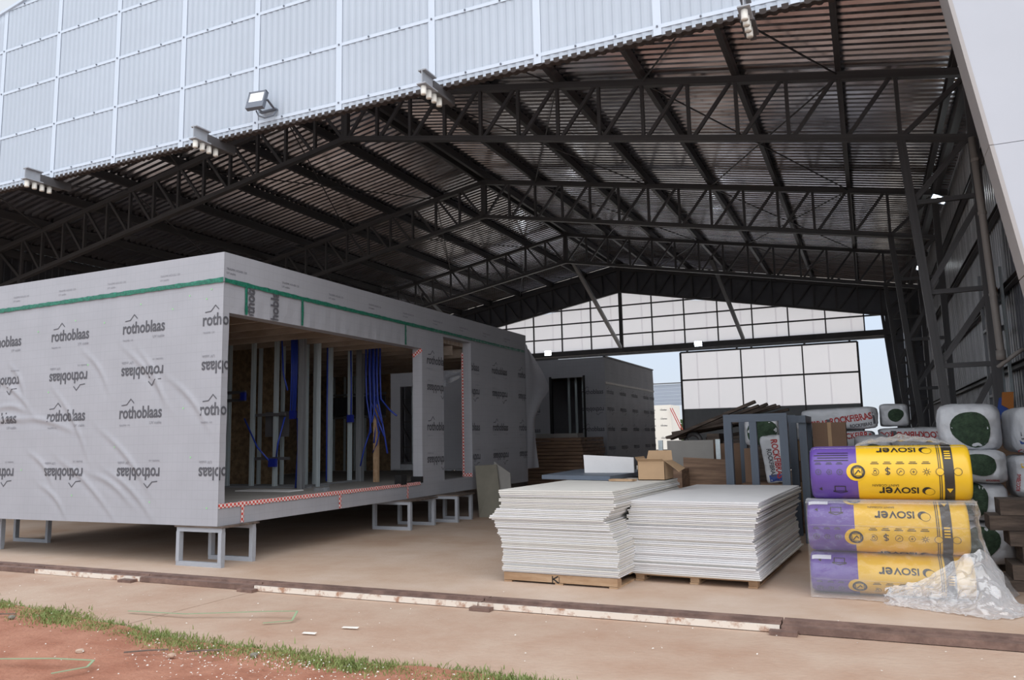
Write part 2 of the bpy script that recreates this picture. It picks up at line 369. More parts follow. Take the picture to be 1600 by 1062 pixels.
# sliding-door floor track
tr = thing('floor_track', 'long rusty sliding door track across the concrete, front face partly white', 'rail', (-4, 6.5, 0))
xs = [-16, -9.35, -7.55, -5.9, -3.3, -.72, 3.5]
for a, b in zip(xs, xs[1:]):
    MB().box(a, b-.012, 6.42, 6.445, 0, .05).build('front_lip', railw if a in (-9.35, -5.9, -3.3) else railb, tr)
    MB().box(a, b-.012, 6.445, 6.55, 0, .044).build('track_groove', railb, tr)
    MB().box(a, b-.012, 6.55, 6.59, 0, .062).box(a, b-.012, 6.59, 6.72, 0, .05).build('track_plate', railb, tr)
for x in (-7.7, -5.95, -3.25, -.7): MB().box(x-.1, x+.1, 6.33, 6.44, -.004, .025).build('fixing_lug', railb, tr)

# ------------------------------------------------------------------ hangar frames
XR, HS = -9.85, 11.6                       # ridge and half span
def ztop(x): return 9.02-.181*abs(x-XR)
def zbot(x): return 7.99-.183*abs(x-XR)
YF = 7.8
YT = [13.21, 19.9, 26.69, 33.48]
LB = ['nearest dark steel lattice portal frame under the hangar roof', 'second dark steel lattice portal frame from the front, under the roof',
      'third dark steel lattice portal frame from the front', 'farthest dark steel lattice portal frame, in front of the back gable']
PS = .816
for Y, lb in zip(YT, LB):
    fr = thing('portal_frame', lb, 'truss', (XR, Y, 0), 'portal frames of the hangar')
    for s in (1, -1):
        X = lambda k: XR+s*PS*k
        xe = X(13); xo = XR+s*HS
        member('bottom_chord', (XR, Y, zbot(XR)), (xo, Y, zbot(xo)), .10, .12, steel, fr)
        member('top_chord', (XR, Y, ztop(XR)), (xo+.25*s, Y, ztop(xo+.25*s)), .12, .12, steel, fr)
        for k in range(1, 14):
            if k < 14: member('vertical_strut', (X(k), Y, zbot(X(k))), (X(k), Y, ztop(X(k))), .06, .07, steel, fr)
        for k in range(0, 13):
            member('diagonal_strut', (X(k)+.06*s, Y, zbot(X(k))), (X(k+1)-.06*s, Y, ztop(X(k+1))), .06, .06, steel, fr)
        member('diagonal_strut', (xe, Y, zbot(xe)), (xo-.1*s, Y, ztop(xo)-.1), .07, .07, steel, fr)
        xb = xe+.43*s
        member('column_inner_chord', (xe, Y, zbot(xe)), (xb, Y, 0), .12, .12, steel, fr)
        member('column_outer_chord', (xo-.02*s, Y, 0), (xo-.02*s, Y, ztop(xo)), .13, .13, steel, fr)
        zs = [4.98, 3.57, 2.45, 1.2, .1]; zp = zbot(xe)
        for z in zs:
            xi = xe+.43*s*(1-z/zbot(xe)); xip = xe+.43*s*(1-zp/zbot(xe))
            member('column_strut', (xi, Y, z), (xo, Y, z), .07, .07, steel, fr)
            member('column_diagonal', (xi, Y, z), (xo, Y, zp-.06), .08, .07, steel, fr)
            zp = z
    member('ridge_post', (XR, Y, zbot(XR)-.05), (XR, Y, ztop(XR)), .15, .12, steel, fr)
# roof deck: every sheet a piece of its own
ce = struct('ceiling')
PITCH, NR = .1998, 5
def sheet_mesh(s):
    pr = []
    for r in range(NR):
        y = r*PITCH; pr += [(y, 0), (y+.085, 0), (y+.12, .048), (y+.165, .048)]
    pr += [(NR*PITCH, 0), (NR*PITCH+.04, 0)]; v = []
    L = HS+.35; N = 6
    for i in range(N+1):
        x = L*i/N
        v += [(s*x, p[0], -.181*x+p[1]) for p in pr]
    n = len(pr); f = [(i*n+k, i*n+k+1, (i+1)*n+k+1, (i+1)*n+k) for i in range(N) for k in range(n-1)]
    return mesh('roof_sheet', v, f, roofm)
SM = {1: sheet_mesh(1), -1: sheet_mesh(-1)}
ny = 27
for s in (1, -1):
    for k in range(ny): link_mesh('roof_sheet', SM[s], ce, Matrix.Translation((XR, YF+.02+k*.999, 9.30+.002*(k % 2))))
for s in (1, -1):
    for k in range(0, 8):
        x = XR+s*(PS*2*k if k else .14)
        z = ztop(x)+.17
        member('purlin', (x, YF+.02, z), (x, 34.4, z), .09, .2, steel, ce, 'channel', side=(0, 0, 1))
    yy = [YF]+YT
    for a, b in zip(yy, yy[1:]):
        for k in (2, 5):
            for (k0, k1) in ((k*2-2, k*2+2), (k*2+2, k*2-2)):
                x0, x1 = XR+s*PS*k0, XR+s*PS*k1
                member('bracing_rod', (x0, a, ztop(x0)+.02), (x1, b, ztop(x1)+.02), .022, .022, steel, ce)
    # small sag rods between purlins
    for Y in (10.5, 16.5, 23.3, 30.):
        for k in range(0, 7):
            x0, x1 = XR+s*PS*2*k, XR+s*PS*2*(k+1)
            member('sag_rod', (x0, Y, ztop(x0)+.16), (x1, Y, ztop(x1)+.16), .015, .015, steel, ce)
# eave struts and long knee braces
member('ridge_cap', (XR, YF, 9.24), (XR, 34.4, 9.24), .25, .03, steel, ce, side=(0, 0, 1))
for x in (XR+HS, XR-HS): member('eave_beam', (x, YF, ztop(x)-.02), (x, 34.4, ztop(x)-.02), .12, .2, steel, ce, side=(0, 0, 1))
for x in (XR, XR+5.3, XR-6.2): member('knee_brace', (x, YT[2], zbot(x)+.5), (x+(-.6 if x < XR-1 else 0), YT[3]-.1, 5.45), .13, .13, zincd if x == XR else steel, ce)

# ------------------------------------------------------------------ side walls
def wall_sheets(root, x, y0, y1, ztopv, mt, face):
    pitch = .2; n = 5; L = n*pitch
    pr = []
    for r in range(n):
        y = r*pitch; pr += [(y, 0), (y+.11, 0), (y+.13, .03*face), (y+.18, .03*face)]
    pr.append((L, 0)); v = [(p[1], p[0], 0) for p in pr]+[(p[1], p[0], ztopv) for p in pr]; k = len(pr)
    me = mesh('wall_sheet', v, [(i, i+1, k+i+1, k+i) for i in range(k-1)], mt)
    y = y0
    while y < y1-.2:
        link_mesh('wall_sheet', me, root, Matrix.Translation((x, y, .0))); y += L
wr_ = struct('wall_right')
wall_sheets(wr_, 2.1, 13.3, 34.3, 7.12, foilm, -1); wall_sheets(wr_, 2.1, 7.8, 13.3, 7.12, cladm, -1)
for z in (1.2, 2.4, 3.6, 4.8, 6.): member('girt', (2.0, 7.8, z), (2.0, 34.3, z), .08, .1, steel, wr_, 'channel', side=(0, 0, 1))
wl_ = struct('wall_left'); wall_sheets(wl_, -21.7, 7.8, 34.3, 7.12, cladm, 1)
for z in (1.2, 2.4, 3.6, 4.8, 6.): member('girt', (-21.6, 7.8, z), (-21.6, 34.3, z), .08, .1, steel, wl_, 'channel', side=(0, 0, 1))
# rolled foil hanging on the right wall, down pipe, cable conduit
dp = thing('downpipe', 'beige downpipe on the right wall with a bend at its foot', 'pipe', (1.72, 12.85, 2.5))
MB().tube([(1.66, 12.8, 5.75), (1.70, 12.8, 4.6), (1.755, 12.8, 2.65), (1.76, 12.8, 2.56)], .05, 12).build('pipe', pipem, dp, True)
MB().tube([(1.70, 12.8, 2.36), (1.95, 12.8, 2.55), (2.03, 12.8, 2.60)], .03, 10).build('branch_pipe', pipem, dp, True)
MB().tube([(1.755, 12.8, 2.46), (1.755, 12.8, 2.60)], .062, 12).build('collar', pipem, dp, True)
for z in (4.6, 5.4, 3.4): MB().tube([(1.70+(4.6-z)*.03, 12.8, z-.02), (1.70+(4.6-z)*.03, 12.8, z+.02)], .06, 12).build('pipe_clip', pipem, dp)

# ------------------------------------------------------------------ back gable
wb = struct('wall_back'); YB = 33.62
def zb_(x): return zbot(x)
bay = 1.42
xs = [XR+bay*k for k in range(-8, 8)]
zr = [5.45, 6.05, 6.72, 7.36, 8.1]
def clip_panel(x0, x1, za, zc):
    pts = [(x0, za), (x1, za)]
    for x in ((x1, XR, x0) if x0 < XR < x1 else (x1, x0)):
        pts.append((x, min(zc, zb_(x))))
    if max(p[1] for p in pts[2:]) < za+.03: return None
    pts = [(x, max(z, za)) for x, z in pts]
    return pts
for x0, x1 in zip(xs, xs[1:]):
    for za, zc in zip(zr, zr[1:]):
        pts = clip_panel(x0+.0, x1-.0, za, zc)
        if pts and x0 > -21.3 and x1 < 1.4: MB().prism(pts, 'y', YB, YB+.012).build('translucent_pane', polyg, wb)
for k, x in enumerate(xs):
    if zb_(x) > 5.6: member('mullion', (x, YB-.05, 5.4), (x, YB-.05, zb_(x)), .05 if abs(x-XR) > .1 else .16, .08, steel, wb)
    if zb_(x+.95) > 5.6: member('sheet_lap', (x+.95, YB-.004, 5.45), (x+.95, YB-.004, zb_(x+.95)), .06, .006, polyg2, wb)
for z in zr[1:4]:
    hw = (7.99-z)/.183
    member('transom', (max(XR-hw, -21), YB-.05, z), (min(XR+hw, 1.2), YB-.05, z), .05, .06, steel, wb, side=(0, 0, 1))
box('header_beam', -21.5, 1.2, YB-.18, YB+.12, 5.22, 5.45, steel, wb)
box('door_guide_rail', -21.5, 1.2, YB+.1, YB+.22, 5.14, 5.22, zincd, wb)
# dark closing sheets behind the last frame, and beside the opening
for s in (1, -1):
    k = 0
    while k*1.0 < 12:
        xa, xb = XR+s*k, XR+s*(k+1)
        MB().prism([(xa, zbot(xa)), (xb, zbot(xb)), (xb, ztop(xb)+.27), (xa, ztop(xa)+.27)], 'y', YB+.02, YB+.04).build('closing_sheet', cladm, wb); k += 1
for a, b in ((.82, 1.45), (1.455, 2.1)):
    MB().prism([(a+(.2 if a < 1 else 0), 0), (b, 0), (b, 6.6), (a, 6.6)], 'y', YB+.0, YB+.02).build('closing_sheet', cladm, wb)
for k in range(8): MB().prism([(-21.7+k*.4, 0), (-21.31+k*.4, 0), (-21.31+k*.4, 5.3), (-21.7+k*.4, 5.3)], 'y', YB+.0, YB+.02).build('closing_sheet', cladm, wb)
# half-open sliding door of the back wall
dr = struct('door_1'); YD = 33.88
x0, x1 = -7.3, -.22; cols = [-7.3, -4.75, -2.3, -.22]
for a, b in zip(cols, cols[1:]):
    for za, zc in ((2.62, 3.87), (3.87, 5.08)): MB().box(a, b, YD, YD+.012, za, zc).build('translucent_pane', polyg, dr)
    MB().box(a, b, YD-.02, YD+.012, .05, 2.62).build('lower_panel', doorg, dr)
for x in cols: member('stile', (x, YD-.05, .05), (x, YD-.05, 5.08), .08 if x in (x0, x1) else .05, .07, steel, dr)
for z in (.08, 3.87, 5.08): member('rail', (x0, YD-.05, z), (x1, YD-.05, z), .08 if z > 5 else .05, .07, steel, dr, side=(0, 0, 1))
for x in (-6.6, -5.75, -3.8, -3.2, -1.3): member('sheet_lap', (x, YD-.004, 2.62), (x, YD-.004, 5.04), .05, .006, polyg2, dr)
for x in (-7., -4.9, -4.3, -2.2, -.5): box('hanger', x-.04, x+.04, YD-.06, YD-.0, 5.08, 5.16, steel, dr)

# ------------------------------------------------------------------ front facade sheets
wf = struct('wall_front'); SW = 1.385; ZB = 5.73
def sheet_top(x): return 9.42-.175*abs(x-XR)
x = -4.53-13*SW; first = True
while x < 2.0:
    n = 13; pts = []
    for r in range(n):
        q = SW/n
        pts += [(x+r*q, 0), (x+r*q+q*.28, 0), (x+r*q+q*.45, -.0075), (x+r*q+q*.72, -.0075)]
    pts.append((x+SW, 0))
    v = [(a, YF+b, ZB) for a, b in pts]+[(a, YF+b, sheet_top(a)) for a, b in pts]; k = len(pts)
    obj('polycarbonate_sheet', v, [(i, i+1, k+i+1, k+i) for i in range(k-1)], poly, wf)
    MB().prism([(x-.045, ZB), (x+.045, ZB), (x+.045, sheet_top(x+.045)), (x-.045, sheet_top(x-.045))], 'y', YF-.017, YF-.013).build('lap_strip', polyb, wf)
    x += SW
GZ = [5.83, 6.62, 7.40, 8.16, 8.9]
scr = MB()
for i, z in enumerate(GZ):
    hw = (9.42-z)/.175; a, b = max(-21.6, XR-hw), min(2.0, XR+hw)
    member('girt', (a, YF+.07, z), (b, YF+.07, z), .08, .1, steel, wf, side=(0, 0, 1))
    MB().box(a, b, YF-.0140, YF-.0115, z-.022, z+.022).build('painted_girt_sheen', polyb, wf)  # added pale strip, paints in the light reflected by the girt behind
    q = -4.53-13*SW
    while q < 2.:
        if a < q < b: scr.box(q-.009, q+.009, YF-.03, YF-.012, z-.009, z+.009)
        q += SW/3
s_ = scr.build('screws', lampg, wf); s_['kind'] = 'stuff'
k = 0
for s in (1, -1):
    xe = XR+s*HS*1.02
    member('verge_trim', (XR, YF-.03, sheet_top(XR)+.0), (xe, YF-.03, sheet_top(xe)+.0), .05, .03, polyb, wf)
for x in (-20, -17, -14, -11, -8, -5, -2, 1):
    member('facade_post', (x, YF+.16, ZB+.05), (x, YF+.16, ztop(x)), .1, .1, steel, wf)
x = -4.53-13*SW; pts = []
while x < 2.0:
    q = SW/13
    for r in range(13): pts += [(x+r*q, 0), (x+r*q+q*.28, 0), (x+r*q+q*.45, -.03), (x+r*q+q*.72, -.03)]
    x += SW
vb = [(a, YF+.004+dy, z) for z in (ZB-.02, ZB+.0) for dy in (0, .06) for a, b in pts]; k = len(pts)
vb = [(a, YF-.006, ZB-.03-b*.5) for a, b in pts]+[(a, YF-.006, ZB+.03) for a, b in pts]+[(a, YF+.08, ZB-.03-b*.5) for a, b in pts]+[(a, YF+.08, ZB+.03) for a, b in pts]
obj('closure_strip', vb, [f_ for i in range(k-1) for f_ in ((i, i+1, k+i+1, k+i), (2*k+i+1, 2*k+i, 3*k+i, 3*k+i+1), (i+1, i, 2*k+i, 2*k+i+1))], closm, wf)
# door guide beams under the facade
for X, lb in ((-11.45, 'short steel guide beam with white rollers under the facade, leftmost'), (-7.98, 'short steel guide beam with white rollers under the facade, below left of the floodlight'),
              (-4.42, 'short steel guide beam with white rollers under the middle of the facade'), (-.82, 'short steel guide beam with white rollers under the facade, rightmost')):
    t = thing('door_guide_beam', lb, 'beam', (X, 7.6, 5.7), 'door guide beams under the facade')
    z = 5.58
    MB().box(X-.05, X+.05, 7.36, 7.62, z+.17, z+.185).box(X-.006, X+.006, 7.36, 7.62, z+.015, z+.17).box(X-.06, X+.06, 7.34, 7.62, z, z+.015).build('i_beam', standm, t)
    MB().box(X-.07, X+.07, 7.62, 7.95, z-.01, z+.02).box(X-.03, X+.03, 7.6, 8.1, z+.02, z+.14).build('bracket', steel, t)
    for k in range(4): MB().tube([(X, 7.40+k*.12, z-.11), (X, 7.40+k*.12, z-.10), (X, 7.40+k*.12, z-.01)], .034, 10).build('roller', whitem, t, True)
# floodlight on the facade
fx, fy, fz = -7.05, 7.52, 6.0
t = thing('floodlight', 'grey square floodlight on the polycarbonate facade', 'lamp', (fx, fy, fz))
Mf = Matrix.Translation((fx, fy, fz)) @ Matrix.Rotation(math.radians(8), 4, 'Z') @ Matrix.Rotation(math.radians(-18), 4, 'X')
def tb(name, x0, x1, y0, y1, z0, z1, mt):
    mb = MB().box(x0, x1, y0, y1, z0, z1); mb.v = [tuple(Mf @ Vector(q)) for q in mb.v]; return mb.build(name, mt, t)
fb = MB()
for q in ((-.13, .13, -.01, .05, -.13, -.035), (-.13, -.108, -.012, .05, -.035, .14), (.108, .13, -.012, .05, -.035, .14), (-.13, .13, -.012, .05, .12, .14), (-.11, .11, .02, .05, -.035, .13)): fb.box(*q)
fb.v = [tuple(Mf @ Vector(q)) for q in fb.v]; fb.build('housing', lampg, t)
tb('lens', -.108, .108, -.004, .02, -.035, .12, glassw)
MB().bar((fx-.14, fy+.02, fz), (fx-.1, YF-.03, fz-.06), .03, .01).bar((fx+.14, fy+.05, fz), (fx+.1, YF-.03, fz-.06), .03, .01).bar((fx-.14, YF-.04, fz-.06), (fx+.14, YF-.04, fz-.06), .05, .02).build('bracket', lampg, t)
MB().tube([(fx-.03, fy+.04, fz-.13), (fx, fy+.05, fz-.2), (fx+.06, fy+.1, fz-.22), (fx+.12, fy+.2, fz-.16), (fx+.13, YF-.02, fz-.05)], .01, 6).build('cable', lampg, t, True)
# white clad column at the right of the opening
pl = struct('trim_1')
za, zc = 0, 9.
ed = lambda z: .88+.147*(5.33-z)
def pil(z0, z1):
    MB().prism([(ed(z0), z0), (6.5, z0), (6.5, z1), (ed(z1), z1)], 'y', 7.46, 7.475).build('face_panel', panelw, pl)
    MB().add([(ed(z0)-.002, 7.455, z0), (ed(z1)-.002, 7.455, z1), (ed(z1)-.002, 7.8, z1), (ed(z0)-.002, 7.8, z0), (ed(z0)+.03, 7.455, z0), (ed(z1)+.03, 7.455, z1), (ed(z1)+.03, 7.8, z1), (ed(z0)+.03, 7.8, z0)], BF).build('edge_panel', panele, pl)
for a, b in ((0, 2.755), (2.765, 3.88), (3.885, 9)): pil(a, b)
box('backing', 2.2, 6.5, 7.48, 7.8, 0, 9, cladm, pl)

# ------------------------------------------------------------------ prefab module 1 (near)
MX, MY, MZ0, MZ1, ML = -7.42, 7.41, .50, 3.97, 17.1
MW = -13.15
mod = thing('prefab_module', 'large prefab building module wrapped in grey printed membrane on steel stands, nearest', 'module', ((MX+MW)/2, 12, 0))
def w2(px, pz): return px, pz
CRE = [((-11.9, 2.55), (-11.0, 1.98)), ((-11.45, 1.95), (-10.1, 1.72)), ((-11.9, 2.1), (-11.1, 2.02)), ((-10.0, 2.85), (-9.45, 2.25)), ((-9.2, 2.85), (-8.3, 2.0)), ((-8.9, 2.8), (-8.4, 2.05)),
       ((-12.0, 1.85), (-11.2, 1.9)), ((-11.05, 1.45), (-10.5, .98)), ((-10.8, 1.0), (-10.2, .55)), ((-10.4, 1.35), (-9.25, .55)), ((-9.75, 1.15), (-8.95, .75)), ((-9.45, 1.2), (-8.55, .58)),
       ((-10.6, 2.35), (-9.8, 1.35)), ((-9.6, 1.75), (-8.6, .9)), ((-11.6, 2.75), (-11.2, 2.2)), ((-8.35, 2.4), (-7.6, 1.7))]
def wrk(x, z):
    d = .004*noise.noise((x*2.2, z*2.2, 0))
    for (ax, az), (bx, bz) in CRE:
        ux, uz = bx-ax, bz-az; L2 = ux*ux+uz*uz; t = ((x-ax)*ux+(z-az)*uz)/L2
        if -.25 < t < 1.25:
            tt = min(max(t, 0), 1); bend = .07*math.sin(PI*tt)
            e = ((x-ax)*-uz+(z-az)*ux)/math.sqrt(L2)-bend; g = math.exp(-(e/.035)**2)*math.exp(-((t-.5)/.42)**2)
            d += .017*g-.007*math.exp(-((e+.07)/.05)**2)*math.exp(-((t-.5)/.42)**2)
    return d*min(1, max(0, (MX-x)/.25))*min(1, max(0, (3.5-z)/.2))
def left_pt(x, z, off): return (x, MY-off-wrk(x, z), z)
v, f = gridsurf(230, 130, lambda a, b: left_pt(MW+(MX+.004-MW)*a, MZ0+(3.6-MZ0)*b, .0))
front_wrap = obj('wall_wrap', v, f, membrane, mod, True)
MB().box(MW, MX-.215, MY+.03, MY+.10, MZ0+.26, 3.4).build('end_wall_frame', osb, mod)
# top band of membrane, folded over the edge
MB().box(MX-.03, MX+.002, MY+.001, MY+.02, MZ0, 3.6).build('corner_strip', membrane, mod)
def rw(y, z): return MX+.004*noise.noise((y*3, z*3, 1))+.006*noise.noise((y*1.1, z*6, 4))
MB().box(MW, MX+.012, MY-.012, MY+.02, 3.585, MZ1).build('top_band', membrane, mod)
MB().box(MX-.18, MX+.012, MY+.02, ML, 3.585, MZ1).build('top_band', membrane, mod)
# right-hand long side
def rblock(y0, y1, z0, z1, name='side_wrap', thick=.2):
    ny_, nz_ = max(2, int((y1-y0)/.12)), max(2, int((z1-z0)/.12))
    fr_ = gridsurf(ny_, nz_, lambda a, b: (rw(y0+(y1-y0)*a, z0+(z1-z0)*b)+(.012*math.sin((y0+(y1-y0)*a)*22+(1-b)*2.)*(1-b)*(.4 if z0 > 3 else 0)), y0+(y1-y0)*a, z0+(z1-z0)*b))
    mb = MB().add(*fr_); mb.box(MX-thick, MX-.02, y0, y1, z0, z1); mb.add([(MX-.02, y0, z0), (rw(y0, z0), y0, z0), (rw(y0, z1), y0, z1), (MX-.02, y0, z1)], [(0, 1, 2, 3)])
    mb.add([(MX-.02, y0, z0), (rw(y0, z0), y0, z0), (rw(y1, z0), y1, z0), (MX-.02, y1, z0)], [(0, 1, 2, 3)])
    return mb.build(name, membrane, mod)
rblock(MY+.018, ML, MZ0, .752, 'floor_band')
rblock(MY+.018, MY+.11, .752, 3.6, 'corner_wrap')
rblock(MY+.11, 12.3, 3.19, 3.6, 'header_wrap')
rblock(12.3, 13.1, .752, 3.6, 'post_wrap')
rblock(13.1, 14.26, 3.50, 3.6, 'header_wrap')
rblock(14.26, ML, .752, 3.6, 'side_wrap')
# loose flap at the far corner
def interp1(tab, t):
    for (a, va), (b, vb) in zip(tab, tab[1:]):
        if a <= t <= b: return va+(vb-va)*(t-a)/(b-a)
    return tab[-1][1]
def flap(a, b):
    z = 3.78-2.98*b; y = ML-.06+a*interp1([(0, .12), (.12, .42), (.34, 1.0), (.46, .62), (.6, .40), (1, .52)], b)
    return (MX+.016+a*(.06+.12*math.sin(min(1, b*1.6)*PI))+.035*math.sin(a*6+b*7)*a, y, z-.30*a*max(0, .5-b))
v, f = gridsurf(14, 26, flap); obj('loose_wrap_flap', v, f, membrane, mod, True)
# deck, ceiling, inner walls
box('deck', MW, MX-.205, MY+.16, ML, .64, .75, greyb, mod)
box('floor_frame', MW, MX-.205, MY+.17, ML-.01, .51, .635, zincd, mod)
box('roof_slab', MW+.01, MX-.19, MY+.17, ML, 3.42, MZ1-.02, liner, mod)
for k in range(16): box('ceiling_joist', MW+.05, MX-.21, MY+.4+k*.6, MY+.44+k*.6, 3.22, 3.41, liner, mod)
box('side_wall_panel', MW, MW+.06, MY+.17, ML, .76, 3.41, osb, mod)
for k in range(3): box('back_wall_panel', -13.08+k*.62, -13.08+k*.62+.61, 17.0, 17.05, .76, 3.41, osb, mod)
for x in (-12.95, -12.6, -12.29, -11.95, -11.6): member('stud', (x, 16.95, .76), (x, 16.95, 3.4), .035, .06, zinc, mod, 'channel')
for z in (2.74, 2.14): member('blocking', (-13.05, 16.92, z), (-11.3, 16.92, z), .05, .06, zincd, mod, 'channel', side=(0, 1, 0))
for z in (2.2, 2.68): box('backing_board', -13.05, -11.3, 16.9, 16.93, z, z+.0, osb, mod) if False else None
box('backing_board', -13.05, -11.3, 16.90, 16.93, 2.18, 2.68, cladm, mod)
for k in range(6): box('partition_panel', -13.08+k*.62, -13.08+k*.62+.61, 11.32, 11.34, .76, 3.41, osb, mod) if k < 5 else None
# partitions of galvanised studs
def stud(x, y, w=.075, d=.05, mt=zinc, z0=.75, z1=3.42): return member('stud', (x, y, z0), (x, y, z1), w, d, mt, mod, 'channel')
for x in (-10.43, -9.87, -9.35, -8.82): stud(x, 10.62)
stud(-8.62, 10.42, .1, .08, zincd)
for x in (-10.15, -9.62, -9.08): stud(x, 11.1, .055, .05)
stud(-8.72, 10.98, .05, .05)
for x, y in ((-9.1, 11.8), (-9.12, 12.43), (-9.0, 11.25)): stud(x, y)
stud(-9.02, 12.62, .13, .09, zincd)
for y0 in (10.62, 11.1):
    member('track', (-10.8, y0, .765), (-8.6, y0, .765), .03, .08, zincd, mod); member('track', (-10.8, y0, 3.36), (-8.6, y0, 3.36), .06, .08, zincd, mod)
member('track', (-9.08, 11.1, .765), (-9.08, 12.7, .765), .08, .03, zincd, mod, side=(0, 0, 1))
for xa, xb, y, z in ((-10.5, -10.0, 10.57, 2.42), (-10.5, -10.0, 10.57, 2.28), (-9.75, -9.0, 10.57, 1.25), (-9.75, -9.1, 10.57, 2.0)): member('blocking', (xa, y, z), (xb, y, z), .05, .04, steel, mod)
box('dark_panel', -9.62, -9.1, 10.66, 10.68, 1.62, 2.05, steel, mod)
for x, y, z, w in ((-8.89, 10.54, 1.98, .12), (-9.31, 10.54, 1.18, .16), (-10.0, 10.54, 2.34, .1), (-9.04, 12.36, 1.95, .13)):
    MB().box(x-w/2, x+w/2, y-.05, y, z-.07, z+.07).box(x-w/2+.015, x+w/2-.015, y-.055, y-.05, z-.055, z+.055).build('junction_box', boxm, mod)
member('timber_post', (-8.49, 12.4, .75), (-8.49, 12.4, 2.2), .1, .06, wood, mod)
rcab = random.Random(11)
for k in range(9):
    x = -8.66+.03*k; y = 12.3+.06*(k % 3); ex = x+rcab.uniform(-.05, .42); ez = rcab.uniform(1.25, 2.0)
    MB().tube([(x, y, 3.42), (x, y, 2.8), (x+.02, y, 2.3), ((x+ex)/2+.03, y-.03, (2.2+ez)/2), (ex, y-.06, ez)], .016, 6).build('cable', cablem, mod, True)
for k in range(5):
    x = -8.93+k*.03; MB().tube([(x, 10.5, 3.42), (x+.01, 10.5, 2.8), (x+.02*math.sin(k), 10.5, 2.05)], .012, 6).build('cable', cablem, mod, True)
for pts in ([(-8.78, 10.5, 1.92), (-8.76, 10.5, 1.4), (-8.8, 10.5, .76)], [(-9.95, 10.5, 1.95), (-9.6, 10.45, 1.45), (-9.36, 10.5, 1.2)], [(-9.05, 10.5, 1.95), (-9.15, 10.45, 1.5), (-9.22, 10.5, 1.28)],
            [(-9.15, 10.5, 3.42), (-9.1, 10.5, 2.7), (-9.0, 10.5, 2.4)], [(-9.14, 11.75, 3.42), (-9.13, 11.74, 2.), (-9.13, 11.74, .8)], [(-9.06, 12.36, 3.42), (-9.04, 12.36, 2.6), (-9.04, 12.36, 2.02)],
            [(-8.6, 12.35, 1.7), (-8.7, 12.3, 1.35), (-8.78, 12.3, 1.05)], [(-8.35, 12.3, 1.7), (-8.38, 12.25, 1.45), (-8.5, 12.3, 1.3)]):
    MB().tube(pts, .014, 6).build('cable', cablem, mod, True)
box('threshold_board', -9.4, -8.3, 9.75, 10.1, .75, .765, board, mod)
MB().box(-7.98, -7.82, 9.95, 10.08, .75, .80).box(-7.84, -7.76, 10.0, 10.06, .75, .81).build('bracket', zincd, mod)
box('black_block', -7.53, -7.39, 11.55, 11.72, .752, .92, blackm, mod); box('black_block', -7.63, -7.41, 12.24, 12.305, .75, .86, blackm, mod)
box('black_strip', -7.60, -7.415, 11.72, 12.3, .752, .775, blackm, mod)
# green strapping tape, red/white tape
def crinkle(name, pts, w, nrm, mt, par):
    mb = MB()
    for a, b in zip(pts, pts[1:]):
        a, b = Vector(a), Vector(b); n = max(2, int((b-a).length/.06)); t = (b-a).normalized(); s = t.cross(Vector(nrm)).normalized()*w/2; i0 = len(mb.v); vv, ff = [], []
        for k in range(n+1):
            p = a.lerp(b, k/n)+Vector(nrm)*(.004+.006*random.random()); j = random.uniform(.8, 1.1); vv += [p-s*j, p+Vector(nrm)*.004*random.random(), p+s*j]
            if k: q = 3*k; ff += [(q-3, q-2, q+1, q), (q-2, q-1, q+2, q+1)]
        mb.add(vv, ff)
    return mb.build(name, mt, par)
crinkle('green_strap', [(MW, MY-.012, 3.58), (MX+.012, MY-.012, 3.605)], .062, (0, -1, 0), strapm, mod)
crinkle('green_strap', [(MX+.014, MY, 3.60), (MX+.014, ML-.1, 3.565)], .06, (1, 0, 0), strapm, mod)
for y in (7.8, 8.93, 11.72): crinkle('green_strap', [(MX+.012, y, 3.58), (MX+.014, y, 3.2)], .05, (1, 0, 0), strapm, mod)
crinkle('printed_tape', [(MX+.008, MY, .745), (MX+.008, 12.2, .745)], .06, (1, 0, 0), tapem, mod)
for y in (7.82, 9.86, 11.78): crinkle('printed_tape', [(MX+.008, y, .73), (MX+.008, y, .51)], .06, (1, 0, 0), tapem, mod)
crinkle('printed_tape', [(MX-.19, 12.295, 3.06), (MX-.0, 12.295, 3.17)], .07, (0, -1, 0), tapem, mod)
crinkle('printed_tape', [(MX-.2, 14.252, .76), (MX-.2, 14.252, 3.3)], .05, (0, -1, 0), tapem, mod)
crinkle('printed_tape', [(MX-.0, 14.25, .79), (MX-.2, 14.25, .79)], .08, (0, -1, 0), tapem, mod)
crinkle('printed_tape', [(MX-.21, 7.5, .752), (MX-.21, 12.2, .752)], .04, (0, 0, 1), tapem, mod) if False else None
# prints
word = text_data('rothoblaas', .022); word = ([(x, y*1.2) for x, y in word[0]], word[1])
hgt = max(p[1] for p in word[0])
roofmark = stroke([(-.45, hgt+.02), (-.33, hgt+.03), (-.235, hgt+.125), (-.16, hgt+.055)], .017)
sub1 = move2(text_data('TRASPIR 110'), -.37, -.135, .25); sub2 = move2(text_data('UV stable'), .36, -.11, .27)
logo = join2(word, roofmark); small = join2(sub1, sub2)
def print_logo(fn, cx, cz, wid, inv, par, keep=None, dark=True):
    for d, mt in ((logo, inkm), (small, ink2)):
        q = move2(d, cx, cz, wid, PI if inv else 0)
        if keep: q = cut2(q, None, keep=keep)
        place2('printed_logo', q, fn, mt, par)
lf = lambda x, z: left_pt(x, z, .004)
rf = lambda y, z: (rw(y, z)+.006, y, z)
for k, cx in enumerate((-7.36, -8.83, -10.30, -11.77)):
    for z, inv in ((3.03, 0), (2.56, 1), (1.88, 0), (1.22, 1)):
        print_logo(lf, cx, z, .79, inv, front_wrap, (MW, MX-.003, .5, 3.6))
